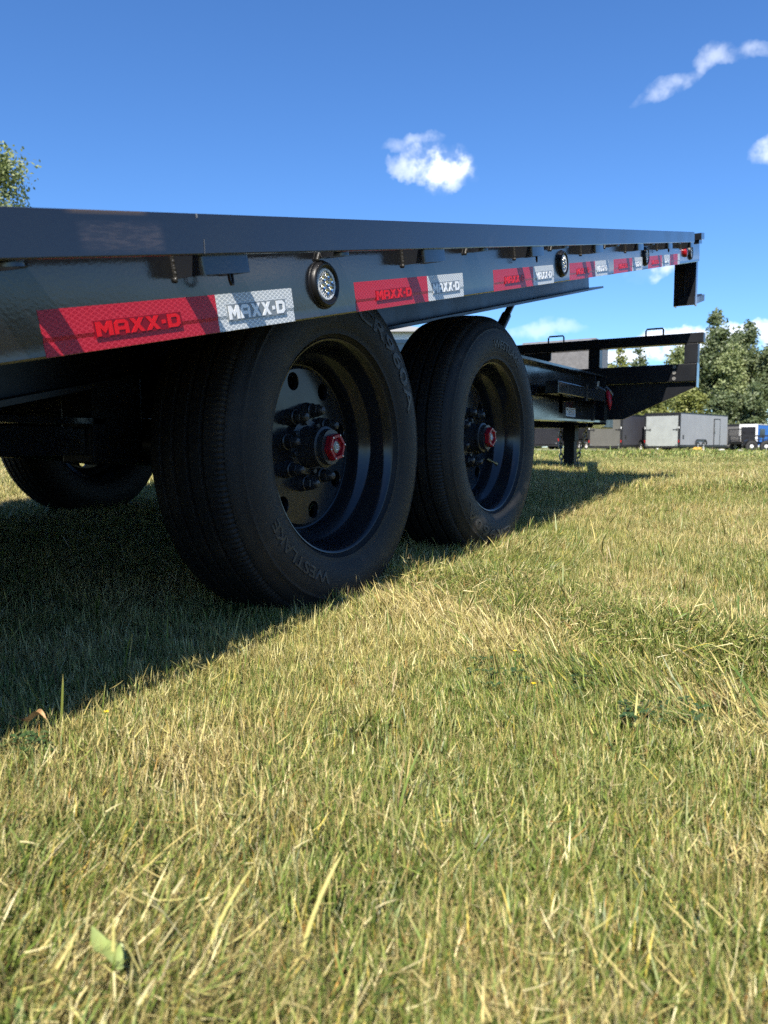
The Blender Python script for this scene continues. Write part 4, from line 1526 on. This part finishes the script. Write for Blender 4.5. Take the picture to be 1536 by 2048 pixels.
def scatter(name, label, sources, pts, rot, scl, idx):
    coll = bpy.data.collections.new(name + '_kinds')
    for i, s in enumerate(sources):
        coll.objects.link(bpy.data.objects.new('%s_%02d' % (name, i), s))
    me_ = bpy.data.meshes.new(name)
    me_.vertices.add(len(pts))
    me_.vertices.foreach_set('co', np.asarray(pts, np.float32).ravel())
    a = me_.attributes.new('turn', 'FLOAT_VECTOR', 'POINT')
    a.data.foreach_set('vector', np.asarray(rot, np.float32).ravel())
    a = me_.attributes.new('grow', 'FLOAT', 'POINT')
    a.data.foreach_set('value', np.asarray(scl, np.float32))
    a = me_.attributes.new('kind_index', 'INT', 'POINT')
    a.data.foreach_set('value', np.asarray(idx, np.int32))
    ng = bpy.data.node_groups.new(name + '_scatter', 'GeometryNodeTree')
    ng.interface.new_socket('Geometry', in_out='INPUT', socket_type='NodeSocketGeometry')
    ng.interface.new_socket('Geometry', in_out='OUTPUT', socket_type='NodeSocketGeometry')
    N, L = ng.nodes, ng.links
    gi, go = N.new('NodeGroupInput'), N.new('NodeGroupOutput')
    ci = N.new('GeometryNodeCollectionInfo')
    ci.inputs['Collection'].default_value = coll
    ci.inputs['Separate Children'].default_value = True
    ci.inputs['Reset Children'].default_value = True
    ip = N.new('GeometryNodeInstanceOnPoints')
    ip.inputs['Pick Instance'].default_value = True

    def attr(nm, ty):
        n_ = N.new('GeometryNodeInputNamedAttribute')
        n_.data_type = ty
        n_.inputs['Name'].default_value = nm
        return n_.outputs['Attribute']
    e2r = N.new('FunctionNodeEulerToRotation')
    L.new(attr('turn', 'FLOAT_VECTOR'), e2r.inputs[0])
    L.new(gi.outputs[0], ip.inputs['Points'])
    L.new(ci.outputs[0], ip.inputs['Instance'])
    L.new(attr('kind_index', 'INT'), ip.inputs['Instance Index'])
    L.new(e2r.outputs[0], ip.inputs['Rotation'])
    L.new(attr('grow', 'FLOAT'), ip.inputs['Scale'])
    L.new(ip.outputs[0], go.inputs[0])
    o = bpy.data.objects.new(name, me_)
    COL.objects.link(o)
    md = o.modifiers.new('scatter', 'NODES')
    md.node_group = ng
    tag(o, label, None, None, 'stuff')
    return o


def vnoise(x, y, seed, f):
    rg = np.random.default_rng(seed)
    r = 0
    for k in range(5):
        a = rg.uniform(0, 6.28)
        q = f * rg.uniform(.6, 1.7)
        r = r + np.sin((x * math.cos(a) + y * math.sin(a)) * q + rg.uniform(0, 6.28))
    return r / 5


def wedge(n, r0, r1, half, seed, power=1.0):
    """points spread evenly over a sector in front of the camera"""
    rg = np.random.default_rng(seed)
    r = np.sqrt(rg.uniform(r0 ** 2, r1 ** 2, n))
    a = R(30.84) + rg.uniform(-half, half, n)
    return CAM.x - np.sin(a) * r, CAM.y + np.cos(a) * r, r, rg


KINDS = [blade_mesh('grass_tuft', 118, .045, d, 100 + i, h=(.020, .044) if i % 3 else (.026, .052), w=(.00045, .00100), thatch=.18 if d > .5 else .10, lean=(.03, .5)) for i, d in enumerate((.90, .85, .8, .75, .7, .6, .6, .5, .4, .3, .2, .12))]


def lean_field(x, y, rg, n):
    """the lawn lies over in combed swathes: turn and tilt of each tuft"""
    yaw = rg.uniform(0, 6.28, n)
    tilt = np.abs(rg.normal(0, .16, n))
    dirn = rg.uniform(0, 6.28, n)
    s = rut(x, y)
    # far bank of the rut leans towards the camera side, near bank leans away to the right
    wa = np.exp(-((s + .11) / .11) ** 2)
    wb = np.exp(-((s - .14) / .15) ** 2)
    away = math.atan2(.35, -.93)
    toward = math.atan2(-.86, .45)
    pick_a = rg.random(n) < wa * .9
    pick_b = rg.random(n) < wb * .9
    dirn = np.where(pick_a, away + rg.normal(0, .35, n), dirn)
    tilt = np.where(pick_a, rg.normal(.75, .15, n), tilt)
    dirn = np.where(pick_b, toward + rg.normal(0, .4, n), dirn)
    tilt = np.where(pick_b, rg.normal(.75, .15, n), tilt)
    v = vnoise(x, y, 5, 2.2)
    swath = (v > .22) & ~pick_a & ~pick_b
    dirn = np.where(swath, .6 + 2.0 * vnoise(x, y, 6, .9) + rg.normal(0, .4, n), dirn)
    tilt = np.where(swath, np.abs(rg.normal(.38, .15, n)), tilt)
    return yaw, tilt, dirn


def tilt_euler(yaw, tilt, dirn):
    """XYZ Euler of Rz(dirn) Ry(tilt) Rz(yaw - dirn)"""
    out = np.empty((len(yaw), 3), np.float32)
    ca, sa, ct, st = np.cos(dirn), np.sin(dirn), np.cos(tilt), np.sin(tilt)
    b = yaw - dirn
    cb, sb = np.cos(b), np.sin(b)
    m20, m21, m22 = -st * cb, st * sb, ct
    m10 = sa * ct * cb + ca * sb
    m00 = ca * ct * cb - sa * sb
    out[:, 0] = np.arctan2(m21, m22)
    out[:, 1] = np.arctan2(-m20, np.hypot(m21, m22))
    out[:, 2] = np.arctan2(m10, m00)
    return out


def lay(name, label, n, r0, r1, half, seed, s0, s1, kinds, nk_bias=0.0):
    x, y, r, rg = wedge(n, r0, r1, half, seed)
    yaw, tilt, dirn = lean_field(x, y, rg, n)
    s_ = rut(x, y)
    f = .635 + .42 * vnoise(x, y, 21, 3.2) + .50 * vnoise(x, y, 22, 9) + .35 * vnoise(x, y, 23, 21) + rg.normal(0, .20, n) + nk_bias
    f = f + .40 * np.exp(-((s_ - .13) / .12) ** 2) - .10 * np.exp(-((s_ + .11) / .10) ** 2)  # rut's shaded far bank and lit near bank, put into the tuft colour
    f = f + np.clip((r - 5) / 25, 0, .25) + .14 * np.clip((1.3 - r) / .8, 0, 1)
    idx_ = np.clip((f * len(kinds)), 0, len(kinds) - 1).astype(int)
    ok = ~((x < -11.9) & (y > 46.4 + (x + 17) * .13))
    x, y, r, yaw, tilt, dirn, idx_ = x[ok], y[ok], r[ok], yaw[ok], tilt[ok], dirn[ok], idx_[ok]
    n = len(x)
    z = zg(x, y)
    scl = rg.uniform(s0, s1, n) * (1 + .18 * vnoise(x, y, 33, 5))
    # the tyres press the grass flat where they stand
    for wy in (0, .873):
        under = (np.abs(x + .10) < .10) & (np.abs(y - wy) < .16)
        scl = np.where(under, scl * .35, scl)
    scl = scl * (1 + .12 * np.exp(-((rut(x, y) - .03) / .2) ** 2))
    return scatter(name, label, kinds, np.stack([x, y, z], 1), tilt_euler(yaw, tilt, dirn), scl, idx_)


lay('lawn_grass', 'dry mown grass in the foreground, straw and green blades mixed', 4300, .2, 1.8, R(46), 1, .55, 1.12, KINDS, .05)
lay('lawn_grass', 'dry mown grass around the wheels', 15500, 1.8, 4.4, R(44), 4, .65, 1.22, KINDS, .02)
MID = [blade_mesh('grass_tuft', 140, .09, d, 150 + i, h=(.028, .056), w=(.0009, .0020), thatch=.25, nseg=2) for i, d in enumerate((.85, .78, .7, .6, .5, .4, .3))]
lay('lawn_grass', 'dry mown grass further out', 23000, 4.3, 12.5, R(38), 2, .75, 1.4, MID)
WIDE = [blade_mesh('grass_tuft', 150, .30, d, 200 + i, h=(.04, .085), w=(.004, .008), thatch=.15, nseg=2) for i, d in enumerate((.8, .7, .6, .5, .4, .3))]
lay('lawn_grass', 'grass of the far lawn up to the trailers', 17000, 12.0, 49, R(31), 3, .9, 1.2, WIDE, .12)
# behind and beside the camera, where the paint mirrors it
xb = RNG.uniform(.3, 4.5, 7000)
yb = RNG.uniform(-3.5, 2.2, 7000)
keep = (np.abs(np.arctan2(-(xb - CAM.x), yb - CAM.y) - R(30.84)) > R(43))
xb, yb = xb[keep], yb[keep]
yw, tl, dn = lean_field(xb, yb, RNG, len(xb))
scatter('lawn_grass', 'dry grass beside the trailer, outside the picture', KINDS, np.stack([xb, yb, zg(xb, yb)], 1), tilt_euler(yw, tl, dn), RNG.uniform(.9, 1.3, len(xb)), RNG.integers(0, len(KINDS), len(xb)))
# single taller blades that the mower missed
TALL = [blade_mesh('tall_blade', 3, .012, d, 300 + i, h=(.075, .125), w=(.0012, .0026), lean=(.1, .75), thatch=0, nseg=5) for i, d in enumerate((.3, .5, .2, .9, .5, .7))]
x, y, r, rg = wedge(420, .4, 4.0, R(36), 9)
scatter('tall_grass', 'stray taller blades standing above the mown lawn', TALL, np.stack([x, y, zg(x, y)], 1), np.stack([0 * x, 0 * x, rg.uniform(0, 6.28, len(x))], 1), rg.uniform(.6, 1.05, len(x)), rg.integers(0, len(TALL), len(x)))
# ------------------------------------------------------------------ weeds, flowers and a dead leaf
def leaf_strip(length, width, lift, seed, fold=.25, n=7):
    """one leaf along +X: a folded blade with a midrib"""
    mb = MB()
    vs, fs = [], []
    for i in range(n + 1):
        f = i / n
        wv = width * math.sin(math.pi * min(1, .06 + f * .94)) ** .8 * (1 - .15 * f)
        z = lift * length * math.sin(f * 2.2) + .004 * math.sin(seed + f * 7)
        vs += [(f * length, -wv, z + wv * fold), (f * length, 0, z), (f * length, wv, z + wv * fold)]
    for i in range(n):
        a = i * 3
        fs += [(a, a + 3, a + 4, a + 1), (a + 1, a + 4, a + 5, a + 2)]
    return mb.add(vs, fs)


WEED = mat('weed_leaf', (0.085, 0.15, 0.035), 0.5, vary=.25, vscale=40)
WEED_P = mat('pale_weed_leaf', (0.24, 0.29, 0.09), 0.45, vary=.18, vscale=60)
CLOVER = mat('clover_leaf', (0.035, 0.07, 0.022), 0.5, vary=.25, vscale=60)
PETAL = mat('yellow_petal', (0.75, 0.52, 0.02), 0.5)
DRYLEAF = mat('dead_leaf', (0.30, 0.17, 0.07), 0.6, vary=.4, vscale=60)


def weed(label, x, y, leaves, m, cat='plant', group=None, name='broadleaf_weed', lift=0.02):
    t_ = thing(name, label, cat, (x, y, float(zg(x, y)) + lift), 0, group)
    for i, (a, L_, w_, up) in enumerate(leaves):
        ob('leaf', leaf_strip(L_, w_, up, i), m, t_, 60, (0, 0, 0), (0, -R(8), R(a)))
    return t_


def gp(px, py):
    """hard ground point"""
    return px, py


weed('pale green plantain leaf lying in the grass near the lower left corner', .572, -1.100, [(165, .044, .0075, .04), (140, .020, .005, .02)], WEED_P, lift=.034)
weed('green plantain tuft at the lower left edge of the lawn', .55, -1.155, [(100, .030, .005, .15), (150, .035, .004, .1), (30, .028, .005, .1)], WEED, lift=.010)


def clover(label, x, y, n, rad, seed):
    rg = random.Random(seed)
    t_ = thing('clover_patch', label, 'plant', (x, y, float(zg(x, y)) - .004), 0, 'clover patches in the lawn')
    mb = MB()
    for _ in range(n):
        a, r_ = rg.uniform(0, 6.28), rad * math.sqrt(rg.random())
        cx_, cy_, cz_ = r_ * math.cos(a), r_ * math.sin(a) * 1.0, rg.uniform(.012, .036)
        th = rg.uniform(0, 6.28)
        s_ = rg.uniform(.005, .009)
        for k in range(3):
            b = th + k * 2.094
            ux, uy = math.cos(b), math.sin(b)
            mb.add([(cx_, cy_, cz_), (cx_ + ux * s_ - uy * s_ * .6, cy_ + uy * s_ + ux * s_ * .6, cz_ + s_ * .35), (cx_ + ux * s_ * 1.7, cy_ + uy * s_ * 1.7, cz_ + s_ * .2), (cx_ + ux * s_ + uy * s_ * .6, cy_ + uy * s_ - ux * s_ * .6, cz_ + s_ * .35)], [(0, 1, 2), (0, 2, 3)])
    ob('leaves', mb, CLOVER, t_)['kind'] = 'stuff'
    return t_


clover('dark clover patch against the rear tyre in the shade', -.12, -.22, 90, .06, 1)
clover('clover patch on the lit lawn right of the middle', .56, -.30, 70, .10, 2)
clover('clover patch near the right edge of the lawn', .76, -.385, 45, .06, 3)
clover('dark clover patch at the shadow edge on the left', .15, -.885, 30, .035, 4)
for i, (x_, y_, l_) in enumerate(((.205, -.809, 'tiny yellow flower at the left end of the shadow edge'), (.527, -.292, 'tiny yellow flower left of the clover patch in the sun'), (.61, -.437, 'tiny yellow flower in front of the sunlit clover patch'))):
    t_ = thing('yellow_flower', l_, 'flower', (x_, y_, float(zg(x_, y_)) + .03), 0, 'small yellow flowers in the lawn')
    ob('stem', MB().tube([(0, 0, -.03), (.002, 0, .02)], .0008, 5), WEED, t_)
    pm_ = MB()
    for k in range(5):
        b = k * 1.2566
        pm_.add([(0, 0, .02), (.0026 * math.cos(b - .5), .0026 * math.sin(b - .5), .022), (.004 * math.cos(b), .004 * math.sin(b), .021), (.0026 * math.cos(b + .5), .0026 * math.sin(b + .5), .022)], [(0, 1, 2), (0, 2, 3)])
    ob('petals', pm_, PETAL, t_)
dl = thing('dead_leaf', 'curled brown dead leaf on the grass at the left edge', 'leaf', (.112, -.858, float(zg(.112, -.858)) + .038), R(20))
lf = leaf_strip(.034, .006, .15, 3, 1.2)
ob('blade', lf, DRYLEAF, dl, 60)
ob('stalk', MB().tube([(0, 0, 0), (-.02, .004, .004)], .0009, 5), DRYLEAF, dl)
